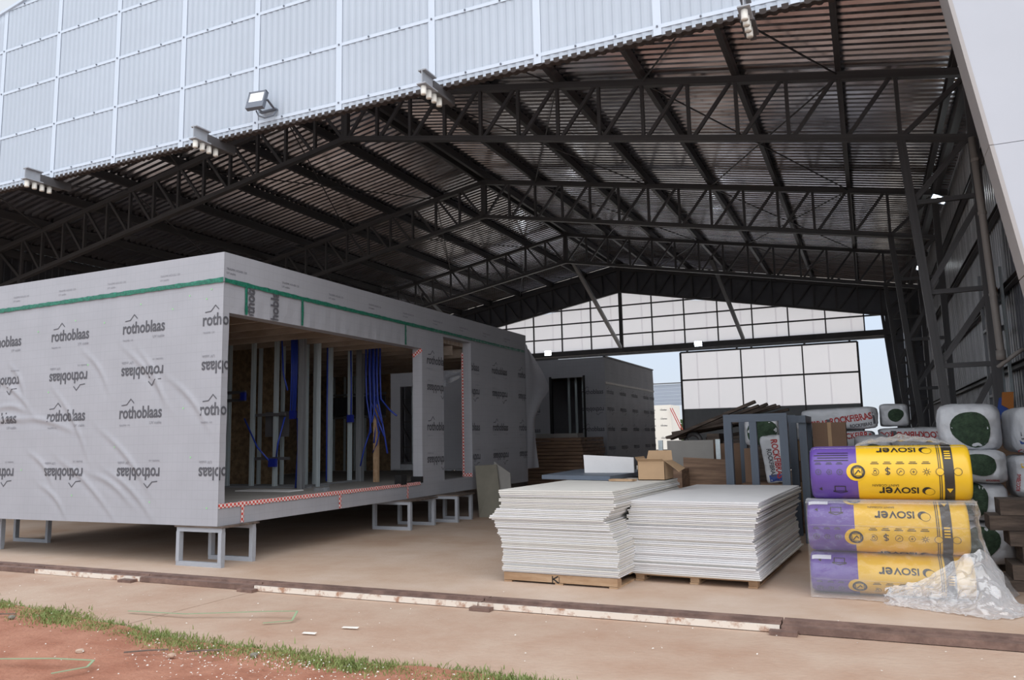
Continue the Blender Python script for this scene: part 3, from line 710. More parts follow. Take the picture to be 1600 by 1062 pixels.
for z, inv in ((3.03, 0), (2.56, 1), (1.88, 0), (1.22, 1)):
    print_logo(lambda x, zz: (rw(MY+.02+x-MX, zz)+.006, MY+.006+x-MX, zz), -7.36, z, .79, inv, mod, (MX, MX+.1, .5, 3.6))
for x, z in ((-11.0, 3.2), (-10.2, 3.3), (-9.6, 3.22), (-8.9, 3.42), (-8.3, 3.3), (-8.0, 3.45), (-7.7, 3.38), (-7.62, 3.5), (-10.7, 2.3), (-9.9, 2.65), (-9.3, 1.5), (-8.05, 1.98), (-8.6, .78), (-7.6, .72), (-11.2, 1.2), (-10.1, .85), (-7.9, 1.35)):
    place2('green_fleck', disc2(x, z, .012, 8), lf, flecks, front_wrap)
band = text_data('TRASPIR HOUSE 120'); band2 = text_data('UV stable')
for k in range(6):
    x = -8.36-k*1.02
    if x > MW+.3: place2('printed_lettering', join2(move2(band, x, 3.745, .36), move2(band2, x-.1, 3.69, .16)), lambda a, b: (a, MY-.014, b), ink2, mod)
for k in range(9):
    y = 7.62+k*1.05
    place2('printed_lettering', join2(move2(band, y, 3.745, .36), move2(band2, y-.1, 3.69, .16)), lambda a, b: (MX+.014, a, b), inkm, mod)
for cy, kp in ((12.86, (12.303, 13.095, .5, 3.6)), (14.22, (14.27, 17.1, .5, 3.6)), (15.62, None), (17.02, (14.27, 17.09, .5, 3.6))):
    for z, inv in ((2.93, 0), (2.54, 1), (1.69, 0), (1.20, 1)): print_logo(rf, cy, z, .78, inv, mod, kp)
for y, z in ((7.95, 3.45), (8.42, 3.35)):
    q = cut2(move2(word, -y if False else y, z, .78, PI/2), None, keep=(7.3, 9, 3.2, 3.575)); place2('printed_logo', q, lambda a, b: (MX+.02, a, b), inkm, mod)
# stands
def stand(x0, x1, y0, y1, h, label, plate=True):
    t = thing('steel_stand', label, 'stand', ((x0+x1)/2, (y0+y1)/2, 0), 'steel stands under the near module')
    w = .055
    for x in (x0+w/2, x1-w/2):
        for y in (y0+w/2, y1-w/2): member('leg', (x, y, w), (x, y, h-w), w, w*1.2, standm, t)
    for z, nm in ((w/2, 'base_bar'), (h-w/2, 'top_bar')):
        for y in (y0+w/2, y1-w/2): member(nm, (x0, y, z), (x1, y, z), w, w, standm, t)
        for x in (x0+w/2, x1-w/2): member(nm, (x, y0+w, z), (x, y1-w, z), w, w, standm, t)
    if plate: box('packing_plate', x0-.02, x1+.03, y0-.02, y1+.03, h, .498, darkwood, t)
stand(-8.12, -7.36, 7.43, 8.02, .478, 'grey steel stand under the near front corner of the wrapped module')
stand(-12.95, -12.1, 7.75, 8.55, .478, 'grey steel stand under the wrapped module at the left edge of the picture')
stand(-7.95, -7.18, 11.5, 12.35, .478, 'grey steel stand under the open side of the module, behind the corner stand')
stand(-7.60, -6.98, 12.8, 13.4, .478, 'grey steel stand under the open side of the module, farthest back')
# ------------------------------------------------------------------ far module
m2 = thing('prefab_module', 'grey wrapped prefab module farther back with a dark door opening', 'module', (-11.5, 26.3, 0))
X2, Y2, Y2b, W2 = -7.42, 23.3, 29.3, -16.2
def wallY(x0, x1, z0, z1, nm='front_wrap'): MB().box(x0, x1, Y2, Y2+.15, z0, z1).build(nm, membrane, m2)
wallY(W2, -14.95, .55, 4.0); wallY(-14.95, -14.4, 3.4, 4.0); wallY(-14.4, -9.25, .55, 4.0); wallY(-9.25, -8.12, 3.4, 4.0); wallY(-9.25, -8.12, .55, 1.0); wallY(-8.12, X2, .55, 4.0)
v, f = gridsurf(50, 30, lambda a, b: (X2+.012*noise.noise((a*14, b*4, 0))*1.0, Y2+.0+a*(Y2b-Y2), .55+b*3.45)); obj('side_wrap', v, f, membrane, m2, True)
box('side_frame', X2-.16, X2-.02, Y2+.15, Y2b, .55, 3.98, osb, m2); box('back_wrap', W2, X2-.0, Y2b-.1, Y2b, .55, 4, membrane, m2)
box('roof_slab', W2, X2-.02, Y2+.02, Y2b, 3.75, 3.99, ply, m2); box('deck', W2, X2-.02, Y2+.02, Y2b, .5, .7, zincd, m2)
for x in (-9.0, -8.75, -8.5, -8.3): member('stud', (x, Y2+1., .7), (x, Y2+1., 3.75), .07, .05, zinc, m2, 'channel')
member('stud', (-14.8, Y2+.6, .7), (-14.8, Y2+.6, 3.75), .07, .05, zinc, m2, 'channel')
for x0, x1, z in ((-9.3, -9.22, 1), (-8.15, -8.08, 1)): box('door_jamb', x0, x1, Y2-.012, Y2+.1, z, 3.45, blackm, m2)
crinkle('seam_tape', [(X2+.012, Y2, 3.18), (X2+.012, Y2b, 3.18)], .07, (1, 0, 0), whitem, m2)
box('edge_rail', X2-.05, X2+.03, Y2, Y2b, 3.98, 4.03, steel, m2); box('roof_upstand', -10.6, -9.0, Y2, Y2+.1, 4.0, 4.06, steel, m2)
for cy in (23.75, 25.15, 26.6, 28.1, 29.):
    for z, inv in ((2.85, 0), (2.42, 1), (1.69, 0), (1.2, 1)):
        place2('printed_logo', cut2(move2(logo, cy, z, .72, PI*inv), keep=(Y2, Y2b, 0, 5)), lambda a, b: (X2+.016, a, b), inkm, m2)
    place2('printed_lettering', move2(band, cy+.2, 3.5, .4), lambda a, b: (X2+.016, a, b), ink2, m2)
for cx in (-7.85, -10.0, -11.5):
    for z, inv in ((2.85, 0), (2.42, 1), (1.69, 0), (1.2, 1)):
        place2('printed_logo', cut2(move2(logo, cx, z, .72, PI*inv), keep=(-16, X2, 0, 5)), lambda a, b: (a, Y2-.004, b), inkm, m2)
for x in (W2+.3, -12, -7.9):
    for y in (Y2+.3, Y2b-.5): MB().box(x-.3, x+.3, y-.25, y+.25, 0, .06).box(x-.3, x-.22, y-.25, y+.25, .06, .5).box(x+.22, x+.3, y-.25, y+.25, .06, .5).build('support', standm, m2)
def film_sheet(a, b): return (-14.4+a*4.6, Y2-.03-.03*noise.noise((a*14, b*3, 0))-.05*b*0, 4.03-b*(.55+.25*math.sin(a*9))+.02*noise.noise((a*20, b*9, 2)))
v, f = gridsurf(60, 12, film_sheet); obj('draped_film', v, f, film, m2, True)

# ------------------------------------------------------------------ cement board stacks
def board_mesh(w, l, h, mt): return mesh('cement_board', MB().box(-w/2, w/2, 0, l, 0, h).v, BF, mt)
def nth(k):
    return {1: 'first', 2: 'second', 3: 'third', 4: 'fourth', 5: 'fifth', 6: 'sixth', 7: 'seventh', 8: 'eighth', 9: 'ninth'}.get(k) or '%d%s' % (k, 'th' if 10 < k % 100 < 20 else {1: 'st', 2: 'nd', 3: 'rd'}.get(k % 10, 'th'))
def interp(tab, z):
    for (a, va), (b, vb) in zip(tab, tab[1:]):
        if a <= z <= b: return va+(vb-va)*(z-a)/(b-a)
    return tab[-1][1] if z > tab[-1][0] else tab[0][1]
def stack(cx, cy, z0, z1, n, w, l, rot, tab, tm, label, toplabel, group, mts, seed):
    r = random.Random(seed); dz = (z1-z0)/n; mes = [board_mesh(w, l, dz*.80, q) for q in mts]; z = z0
    for k in range(n):
        zz = z0+dz*k; off = interp(tab, zz)
        cl = .020*noise.noise((k*.55+seed, 0, 0))
        M = Matrix.Translation((cx+off+cl+r.uniform(-.013, .013), cy+interp(tm, zz)+r.uniform(-.012, .012)+cl, zz)) @ Matrix.Rotation(rot+r.uniform(-.006, .006), 4, 'Z')
        o = link_mesh('cement_board', mes[(k+seed) % len(mes) if r.random() < .7 else 0], None, M)
        tag(o, label % nth(k+1) if k < n-1 else toplabel, 'board', group)
R1, R2 = math.radians(-2.4), math.radians(-3.6)
stack(-3.035, 7.68, .105, .96, 48, 1.30, 2.46, R1, [(.1, .03), (.3, .02), (.42, .03), (.48, -.015), (.6, -.05), (.66, -.10), (.72, -.05), (.8, .015), (.9, .0), (.96, -.03)], [(.1, 0), (.66, -.03), (.96, .0)],
      'thin cement board, %s from the floor in the left taller stack', 'top cement board of the left stack, under the blue grey panel', 'cement boards in the left stack', [boardb, board], 1)
stack(-1.735, 8.08, .085, .835, 40, 1.33, 2.75, R2, [(.085, .0), (.2, -.02), (.35, -.03), (.45, -.05), (.55, -.02), (.65, .0), (.85, .05)], [(.1, 0), (.4, .05), (.85, .0)],
      'thin cement board, %s from the floor in the right wider stack', 'top cement board of the right stack, bare and pale grey', 'cement boards in the right stack', [board, board, boardb], 2)
def pallet(cx, cy, w, l, h, rot, label, mark):
    t = thing('pallet', label, 'pallet', (cx, cy, 0)); M = Matrix.Translation((cx, cy, 0)) @ Matrix.Rotation(rot, 4, 'Z')
    def pb(nm, *q):
        mb = MB().box(*q); mb.v = [tuple(M @ Vector(a)) for a in mb.v]; mb.build(nm, wood, t)
    n = 7
    for k in range(n): y = k*(l-.1)/(n-1); pb('deck_plank', -w/2, w/2, y, y+.1, h-.018, h)
    for x in (-w/2, -.045, w/2-.09):
        for k in range(3):
            y = k*(l-.12)/2; pb('block', x, x+.09, y+.025, y+.12, .016, h-.018)
        pb('bottom_plank', x, x+.09, 0, l, 0, .016)
    if mark: pb('front_plank', -w/2, w/2, 0, .022, .02, h-.018)
    if mark:
        q = join2(stroke([(-.04, .0), (-.04, .06)], .012), stroke([(-.04, .03), (.02, .062)], .014), stroke([(-.03, .035), (.025, -.002)], .014), stroke([(.035, 0), (.035, .06)], .006))
        place2('painted_mark', q, lambda a, b: tuple(M @ Vector((a-.03, -.002, b+.022))), blackink, t)
pallet(-3.02, 7.69, 1.27, 2.4, .1, R1, 'pine pallet with a painted mark under the left board stack', True)
pallet(-1.73, 8.15, 1.25, 2.5, .08, R2, 'low pine pallet under the right board stack', False)
# what lies on and behind the left stack
p = tag(MB().prism([(-4.02, 9.72), (-2.98, 9.42), (-2.92, 11.2), (-4.15, 11.6)], 'z', .962, 1.015).build('blue_panel', bluep), 'thin blue grey panel lying on the left board stack', 'panel')
MB2 = MB().prism([(-2.96, 9.30), (-2.66, 9.28), (-2.64, 9.42), (-2.95, 9.46)], 'z', .962, .985); tag(MB2.build('wood_offcut', wood), 'small pine offcut on the left stack beside the blue grey panel', 'wood')
mbw = MB().prism([(-3.62, 1.016), (-2.92, 1.016), (-2.92, 1.22), (-3.63, 1.26)], 'y', 10.3, 10.33); tag(mbw.build('board_offcut', board), 'white cement board offcut standing on edge on the blue grey panel', 'board')
# open carton
t = thing('open_carton', 'open brown cardboard box on the back of the left stack, flaps up', 'box', (-2.35, 9.75, .96))
ca, cb, c0, c1, cz0, cz1 = -2.66, -2.32, 9.55, 9.98, .962, 1.19
MB().box(ca, cb, c0, c0+.006, cz0, cz1).box(ca, cb, c1-.006, c1, cz0, cz1).box(ca, ca+.006, c0, c1, cz0, cz1).box(cb-.006, cb, c0, c1, cz0, cz1).box(ca, cb, c0, c1, cz0, cz0+.006).build('carton_body', card, t)
def flp(pts): MB().add(pts+[tuple(Vector(q)+Vector((0, .004, .004))) for q in pts], BF).build('flap', card, t)
flp([(ca, c0, cz1), (cb, c0, cz1), (cb-.02, c0-.04, cz1+.03), (ca+.02, c0-.04, cz1+.03)])
flp([(ca, c1, cz1), (cb, c1, cz1), (cb-.02, c1+.05, cz1+.12), (ca+.02, c1+.05, cz1+.12)])
flp([(cb, c0+.02, cz1), (cb, c1-.02, cz1), (cb+.17, c1-.05, cz1-.1), (cb+.17, c0+.03, cz1-.13)])
flp([(ca, c0, cz1), (ca, c1, cz1), (ca-.03, c1, cz1+.05), (ca-.03, c0, cz1+.05)])
# leaning boards beside the module
t = tag(MB().add([(-7.02, 13.75, .0), (-6.62, 13.98, .0), (-6.86, 14.22, 1.0), (-7.28, 14.1, .98), (-7.02, 13.77, .0), (-6.62, 14.0, .0), (-6.86, 14.24, 1.0), (-7.28, 14.12, .98)], BF).build('leaning_board', greenb), 'grey green board leaning against the near module', 'board')
t = tag(MB().add([(-6.78, 14.05, 0), (-6.5, 14.15, 0), (-6.62, 14.35, .82), (-6.95, 14.3, 1.05), (-6.78, 14.07, 0), (-6.5, 14.17, 0), (-6.62, 14.37, .82), (-6.95, 14.32, 1.05)], BF).build('leaning_board', greyb), 'pale stepped offcut leaning behind the grey green board', 'board')
# plywood stack before the far module
for k in range(14):
    zz = .12+.1*k; dx = random.uniform(-.04, .04)
    o = tag(MB().box(-9.0+dx, -7.3+dx, 20.6+dx, 22.6, zz, zz+.085).build('plywood_sheet', ply), 'brown plywood board, %s from the floor in the stack before the far module' % nth(k+1), 'board', 'plywood stack by the far module')
for x, w_n in ((-8.8, 'left'), (-8.15, 'middle'), (-7.5, 'right')): tag(MB().box(x-.05, x+.05, 20.6, 22.5, 0, .12).build('bearer', wood), w_n+' pine bearer under the plywood stack by the far module', 'timber', 'bearers under the plywood stack')
tag(MB().box(-8.7, -7.45, 20.7, 21.2, 1.51, 1.62).build('loose_board', greyb), 'grey panel on top of the plywood stack by the far module', 'panel')
tag(MB().prism([(-6.6, 0), (-6.05, 0), (-6.0, .95), (-6.55, .95)], 'y', 19.0, 19.03).build('ply_offcut', darkwood), 'dark plywood offcut standing in front of the plywood stack', 'board')
tag(MB().box(-3.0, -2.5, 11.3, 11.8, 0, 1.02).build('brown_crate', ply), 'brown wooden crate behind the left board stack', 'crate')
# red brown board at the far module's side
tag(MB().prism([(-4.55, .0), (-4.45, 0), (-4.42, 1.3), (-4.48, 1.36), (-4.54, 1.3)], 'y', 19.9, 19.95).build('timber_plank', railb), 'narrow red brown plank standing before the far module', 'plank')

# ------------------------------------------------------------------ store of materials at the right rear
for y, lb, g in ((12.5, 'flat grey board standing behind the open carton', greyb),):
    tag(MB().prism([(-2.98, 0), (-2.25, 0), (-2.25, 1.42), (-2.98, 1.42)], 'y', y, y+.02).build('grey_board', g), lb, 'board')
tag(MB().prism([(-2.62, 0), (-1.95, 0), (-1.93, 1.13), (-2.6, 1.17)], 'y', 11.9, 11.93).build('brown_board', ply), 'brown board standing in front of the flat grey board', 'board')
tag(MB().prism([(-2.4, 0), (-1.8, 0), (-1.8, 1.36), (-2.4, 1.36)], 'y', 12.8, 12.83).build('brown_board', cardd), 'brown board behind the aluminium profile', 'board')
for x, lb in ((-2.16, 'bright metal profile standing beside the blue grey steel frame'), (-3.06, 'bright metal profile standing at the left end of the grey board')):
    pf = MB().prism([(x-.035, 12.38), (x+.035, 12.38), (x+.035, 12.42), (x+.03, 12.42), (x+.03, 12.385), (x-.03, 12.385), (x-.03, 12.42), (x-.035, 12.42)], 'z', 0, 1.43); tag(pf.build('metal_profile', zinc), lb, 'profile')
def frame(x0, x1, y0, y1, h, label):
    t = thing('box_trestle', label, 'frame', ((x0+x1)/2, (y0+y1)/2, 0), None); w = .105
    for x in (x0+w/2, x1-w/2):
        for y in (y0+w/2, y1-w/2): member('post', (x, y, 0), (x, y, h-w), w, w, frameg, t)
    for y in (y0+w/2, y1-w/2): member('top_beam', (x0, y, h-w/2), (x1, y, h-w/2), w, w, frameg, t); member('base_beam', (x0+w, y, w/2), (x1-w, y, w/2), w, w, frameg, t)
    for x in (x0+w/2, x1-w/2): member('side_beam', (x, y0+w, h-w/2), (x, y1-w, h-w/2), w, w, frameg, t)
    member('middle_post', (-1.445, y0+w/2, w), (-1.445, y0+w/2, h-w), .095, .095, frameg, t)
tb2 = frame(-1.83, -1.0, 11.0, 12.5, 1.77, 'dark blue grey steel box frame with four posts, behind the right stack')
t = thing('box_trestle', 'narrow blue grey frame standing beside the dark box frame', 'frame', (-.9, 12.2, 0))
member('post', (-.85, 11.6, 0), (-.85, 11.6, 1.64), .1, .1, frameg, t); member('post', (-.85, 12.6, 0), (-.85, 12.6, 1.64), .1, .1, frameg, t); member('top_beam', (-.85, 11.5, 1.69), (-.85, 12.7, 1.69), .1, .1, frameg, t, side=(0, 0, 1)); member('top_beam', (-.99, 11.6, 1.69), (-.8, 11.6, 1.69), .1, .1, frameg, t)
# bags of mineral wool
rockw = text_data('ROCKFIBRAS', .03); rockw = ([(x, y*1.3) for x, y in rockw[0]], rockw[1])
def bag(cx, cy, z0, w, d, h, rot, label, green=None, words=(), tilt=0, group=None, bands=(), n=5.):
    t = thing('wool_bag', label, 'bag', (cx, cy, z0), group)
    M = Matrix.Translation((cx, cy, z0+h/2)) @ Matrix.Rotation(rot, 4, 'Z') @ Matrix.Rotation(tilt, 4, 'Y')
    a, b, c = w/2, d/2, h/2; sd_ = Vector((cx*7, cy*5, z0*9))
    def dis(p): return 1+.07*noise.noise(p*4+sd_)-.06*abs(noise.noise(p*8+sd_))-.03*abs(noise.noise(p*19+sd_))
    def surf(dv):
        s = (abs(dv.x/a)**n+abs(dv.y/b)**n+abs(dv.z/c)**n)**(-1/n); p = dv*s; return p*dis(p)
    bm = bmesh.new(); bmesh.ops.create_cube(bm, size=2); bmesh.ops.subdivide_edges(bm, edges=bm.edges[:], cuts=19, use_grid_fill=True)
    for q in bm.verts: q.co = surf(Vector((q.co.x*a, q.co.y*b, q.co.z*c)))
    me = bpy.data.meshes.new('bag_skin'); bm.to_mesh(me); bm.free(); me.materials.append(bagm); me.polygons.foreach_set('use_smooth', [True]*len(me.polygons))
    link_mesh('bag_skin', me, t, M)
    def front(x, z, off=.004):
        k = max(1-abs(x/a)**n-abs(z/c)**n, .02)**(1/n); p = Vector((x, -b*k, z)); p = p*dis(p); return M @ Vector((p.x, p.y-off, p.z))
    def sidel(y, z, off=.004):
        k = max(1-abs(y/b)**n-abs(z/c)**n, .02)**(1/n); p = Vector((-a*k, y, z)); p = p*dis(p); return M @ Vector((p.x-off, p.y, p.z))
    if green:
        gx, gz, rx, rz = green; ph = random.uniform(0, 6); v = [front(gx, gz, .012)]; f = []; K = 26
        for j in (1, 2, 3):
            for k in range(K):
                an = 2*PI*k/K; rr = j/3*(1+.07*math.sin(2*an+ph)+.05*math.sin(3*an+ph*2)); v.append(front(gx+rx*rr*math.cos(an), gz+rz*rr*math.sin(an), .008 if j == 3 else .014))
        for k in range(K):
            f.append((0, 1+k, 1+(k+1) % K))
            for j in (1, 2): f.append((1+(j-1)*K+k, 1+j*K+k, 1+j*K+(k+1) % K, 1+(j-1)*K+(k+1) % K))
        obj('exposed_wool', v, f, woolm, t, True)
    for (face, x, z, wd2, rt, mt) in words:
        q = cut2(move2(rockw, x, z, wd2, rt), .04, keep=((-a*.93, a*.93, -c*.93, c*.93) if face == 'f' else (-b*.93, b*.93, -c*.93, c*.93)))
        place2('printed_lettering', q, (front if face == 'f' else sidel), mt, t)
    for (face, x0, x1, z0_, z1_, mt) in bands:
        q = cut2(rect2(x0, x1, z0_, z1_), .04); place2('printed_band', q, (lambda p, r: front(p, r, .003)) if face == 'f' else (lambda p, r: sidel(p, r, .003)), mt, t)
    return t
RG = 'white mineral wool bags'
bag(1.03, 10.3, 1.26, .62, .95, .53, -.12, 'plump white wool bag with a big green end, topmost above the timber', (.03, -.02, .185, .205), [('s', -.05, .02, .45, PI/2, redink), ('s', .2, .0, .4, PI/2, inkm)], 0, RG)
bag(1.64, 10.1, 1.23, .52, .9, .50, .1, 'printed white wool bag at the right edge with a pointed green patch', (.0, .0, .12, .15), [('f', -.12, -.2, .3, .5, redink), ('f', .2, -.17, .2, 0, redink), ('f', .0, .2, .3, -.1, redink)], 0, RG, [('f', -.24, -.17, -.1, .06, inkm), ('f', -.25, -.14, -.15, -.11, blueink)])
bag(1.02, 10.1, .92, .58, .95, .36, 0, 'white wool bag with a flat green end, directly under the plump bag', (.0, .03, .17, .12), [('f', .12, -.15, .12, 0, redink)], 0, RG)
bag(1.61, 10.15, .75, .54, .9, .47, 0, 'white wool bag with a yellow band at the right edge', (.28, -.02, .1, .15), [('f', -.22, -.05, .18, 1.5, redink)], 0, RG, [('f', -.2, .1, .11, .19, yellow)])
bag(1.02, 10.15, .52, .56, .9, .42, 0, 'white wool bag in the middle of the column behind the film', (-.06, .02, .14, .17), (), 0, RG)
bag(1.04, 10.2, .06, .58, .9, .46, 0, 'lowest white wool bag behind the film, green end half hidden', (-.05, .02, .17, .18), (), 0, RG)
bag(1.66, 10.5, .3, .6, .9, .46, 0, 'white wool bag low at the right edge above the timber beams', None, [('f', 0, 0, .3, 0, blueink)], 0, RG)
for x in (.9, 1.5): tag(MB().box(x-.1, x+.1, 9.9, 10.6, 0, .07 if x < 1 else .3).build('bearer', darkwood), 'dark bearer under the wool bags, %s' % ('behind the film' if x < 1 else 'behind the beams'), 'timber')
# middle group
bag(-.42, 13.2, 1.53, 1.08, .6, .34, .0, 'long printed wool bag lying above the dark brown carton', None, [('f', .17, -.05, .60, .10, redink), ('f', -.42, -.10, .50, .06, redink), ('f', .3, -.13, .3, .1, inkm)], -.03, RG, [('f', -.19, -.13, -.12, .0, inkm), ('f', .47, .5, -.1, .08, inkm)], 8.)
bag(-.45, 13.25, 1.17, 1.04, .6, .34, 0, 'printed wool bag right behind the dark brown carton', None, [('f', .26, .06, .55, .05, redink)], -.02, RG, (), 8.)
bag(.02, 12.75, 1.05, .5, .5, .40, 0, 'small white wool bag beside the dark brown carton, green end half hidden', (.03, -.05, .15, .12), (), 0, RG)
bag(.35, 13.4, 1.57, .40, .6, .34, 0, 'small white wool bag with a round green spot, beside the door gap', (.02, .0, .11, .1), (), 0, RG, (), 8.)
bag(.56, 13.4, 1.18, .9, .6, .37, 0, 'white wool bag with upside down red lettering under the round spot bag', None, [('f', .1, .12, .6, PI, redink), ('f', -.5, .12, .5, PI, redink)], 0, RG, [('f', -.28, -.2, .03, .14, inkm)], 8.)
for k, (x0, x1) in enumerate(((-.92, -.1), (-.09, .95))):
    for j, (za, zc) in enumerate(((0, .55), (.55, 1.15))):
        tag(MB().box(x0, x1, 13.0-.05*j, 13.6, za, zc).build('carton', card if (k+j) % 2 else cardd), 'large carton under the printed wool bags, %s %s' % (('left', 'right')[k], ('bottom', 'top')[j]), 'box')
bag(-1.50, 12.5, 1.30, .52, .8, .46, .08, 'white wool bag with a broad green end inside the box frame', (.0, .0, .21, .2), (), 0, RG)
bag(-1.27, 11.85, .80, .30, .4, .68, 0, 'tilted white printed wool bag standing inside the box frame', None, [('f', .01, .0, .55, -PI/2, redink), ('f', -.07, -.05, .4, -PI/2, inkm)], -.12, RG, [('f', -.1, .1, -.31, -.22, blueink)], 9.)
tag(MB().box(-1.72, -1.12, 11.62, 12.38, .11, .80).build('carton', cardd), 'brown carton inside the box frame under the tilted wool bag', 'box')
tag(MB().box(-1.71, -1.56, 11.95, 12.3, .80, 1.29).build('carton', cardd), 'dark upright carton in the box frame, left of the tilted bag', 'box')
bag(-.98, 13.0, 1.38, .38, .4, .32, 0, 'white sack behind the narrow blue grey frame', None, (), 0, RG)
for k in range(3): tag(MB().box(-1.06, -.70, 12.75, 13.0-.03, .46+.31*k, .76+.31*k).build('carton', cardd if k % 2 else card), 'small carton stacked behind the narrow blue grey frame, %s' % ('lowest', 'middle', 'topmost')[k], 'box')
tag(MB().box(-1.07, -.69, 12.72, 13.0-.03, 0, .455).build('crate', ply), 'plywood crate under the small cartons', 'crate')
t = thing('carton', 'dark brown taped carton in front of the printed wool bags', 'box', (-.53, 12.2, 1.2)); box('carton_body', -.75, -.31, 12.0, 12.4, 1.2, 1.64, cardd, t); box('tape', -.55, -.5, 11.997, 12.4, 1.198, 1.642, card, t)
tag(MB().box(-.78, -.28, 11.98, 12.45, 0, 1.2).build('crate', ply), 'plywood crate under the dark brown taped carton', 'crate')
# dark planks heaped on a block of timber
tag(MB().box(-3.3, -1.5, 14.45, 16.2, 0, 1.2).build('timber_block', darkwood), 'broad dark timber block carrying the whole heap of planks', 'timber')
for xa, xb, zt, w_n in ((-2.72, -2.5, 1.52, 'lower'), (-1.95, -1.75, 1.76, 'higher')): tag(MB().box(xa, xb, 14.5, 16.1, 1.2, zt).build('timber_block', darkwood), w_n+' dark timber bearer under the sloping planks', 'timber')
rp = random.Random(9)
for k in range(9):
    y = 14.45+.19*k; x0 = -3.45+rp.uniform(-.1, .25); z0 = 1.50+rp.uniform(-.1, .06); x1 = -1.40+rp.uniform(-.5, .05); z1 = 2.06+rp.uniform(-.12, .03)-(.25 if k % 3 == 1 else 0)
    mb = MB().bar((x0, y, z0), (x1, y+rp.uniform(-.02, .02), z1), .18, .05)
    tag(mb.build('plank', darkwood), 'weathered dark plank, %s from the front in the sloping heap before the back door' % nth(k+1), 'plank', 'heap of weathered planks')
for k in range(4):
    tag(MB().bar((-3.2+.1*k, 14.7+.25*k, 1.24+.06*k), (-2.0+.1*k, 14.75+.25*k, 1.30+.1*k), .2, .06).build('plank', darkwood), 'thick dark plank under the sloping heap, %s from the front' % nth(k+1), 'plank', 'planks under the heap')
mb = MB().tube([(-3.02+.14*math.cos(q*PI/8), 14.75, 1.385+.14*math.sin(q*PI/8)) for q in range(17)], .045, 8); tag(mb.build('hose_coil', steel, None, True), 'dark coiled hose on the timber block under the planks', 'hose')
# timber beams at the right edge
for j, (x0, x1, z0, z1) in enumerate([(1.02, 2.3, .0, .1), (1.12, 2.3, .1, .24), (1.22, 2.3, .24, .40), (1.13, 2.3, .40, .54), (.98, 2.3, .54, .68), (1.08, 2.3, .68, .83)]):
    tag(MB().box(x0, x1, 8.7+.03*j, 9.2, z0, z1-.004).build('timber_beam', darkwood), 'dark timber beam at the right edge, ' + ('lowest', 'second from the floor', 'third from the floor', 'third from the top', 'second from the top', 'topmost')[j]+' of its pile', 'timber')
# steel rack by the right wall
t = thing('storage_rack', 'open steel rack by the right wall with shelves, behind the white column', 'rack', (1.85, 13.7, 0))
for x in (1.74, 1.93):
    for y in (13.4, 14.1): member('upright', (x, y, 0), (x, y, 3.9), .04, .05, zincd if x < 1.8 else zinc, t, 'channel')
for z in (2.02, 2.52, 3.02, 3.42): MB().box(1.72, 1.95, 13.38, 14.12, z-.04, z).build('shelf', zincd, t)
tag(MB().tube([(1.78, 13.45, 3.46), (1.80, 13.7, 3.52), (1.86, 13.5, 3.58), (1.88, 13.8, 3.5), (1.82, 14., 3.46)], .04, 8).build('orange_hose', orange, None, True), 'orange hose lying on the top shelf of the steel rack', 'hose')
t = thing('folded_tarp', 'blue and orange folded tarpaulin leaning under the steel rack', 'tarp', (1.78, 13.1, 1.6))
MB().prism([(1.66, 1.66), (1.88, 1.60), (1.90, 1.98), (1.72, 1.94)], 'y', 13.1, 13.13).build('blue_sheet', bluepl, t); MB().prism([(1.74, 1.84), (1.88, 1.74), (1.90, 2.02), (1.76, 2.02)], 'y', 13.07, 13.1).build('orange_sheet', orange, t)
tag(MB().box(1.55, 1.92, 12.95, 13.14, 0, 1.6).build('crate', ply), 'plywood crate under the folded tarpaulin at the right wall', 'crate')

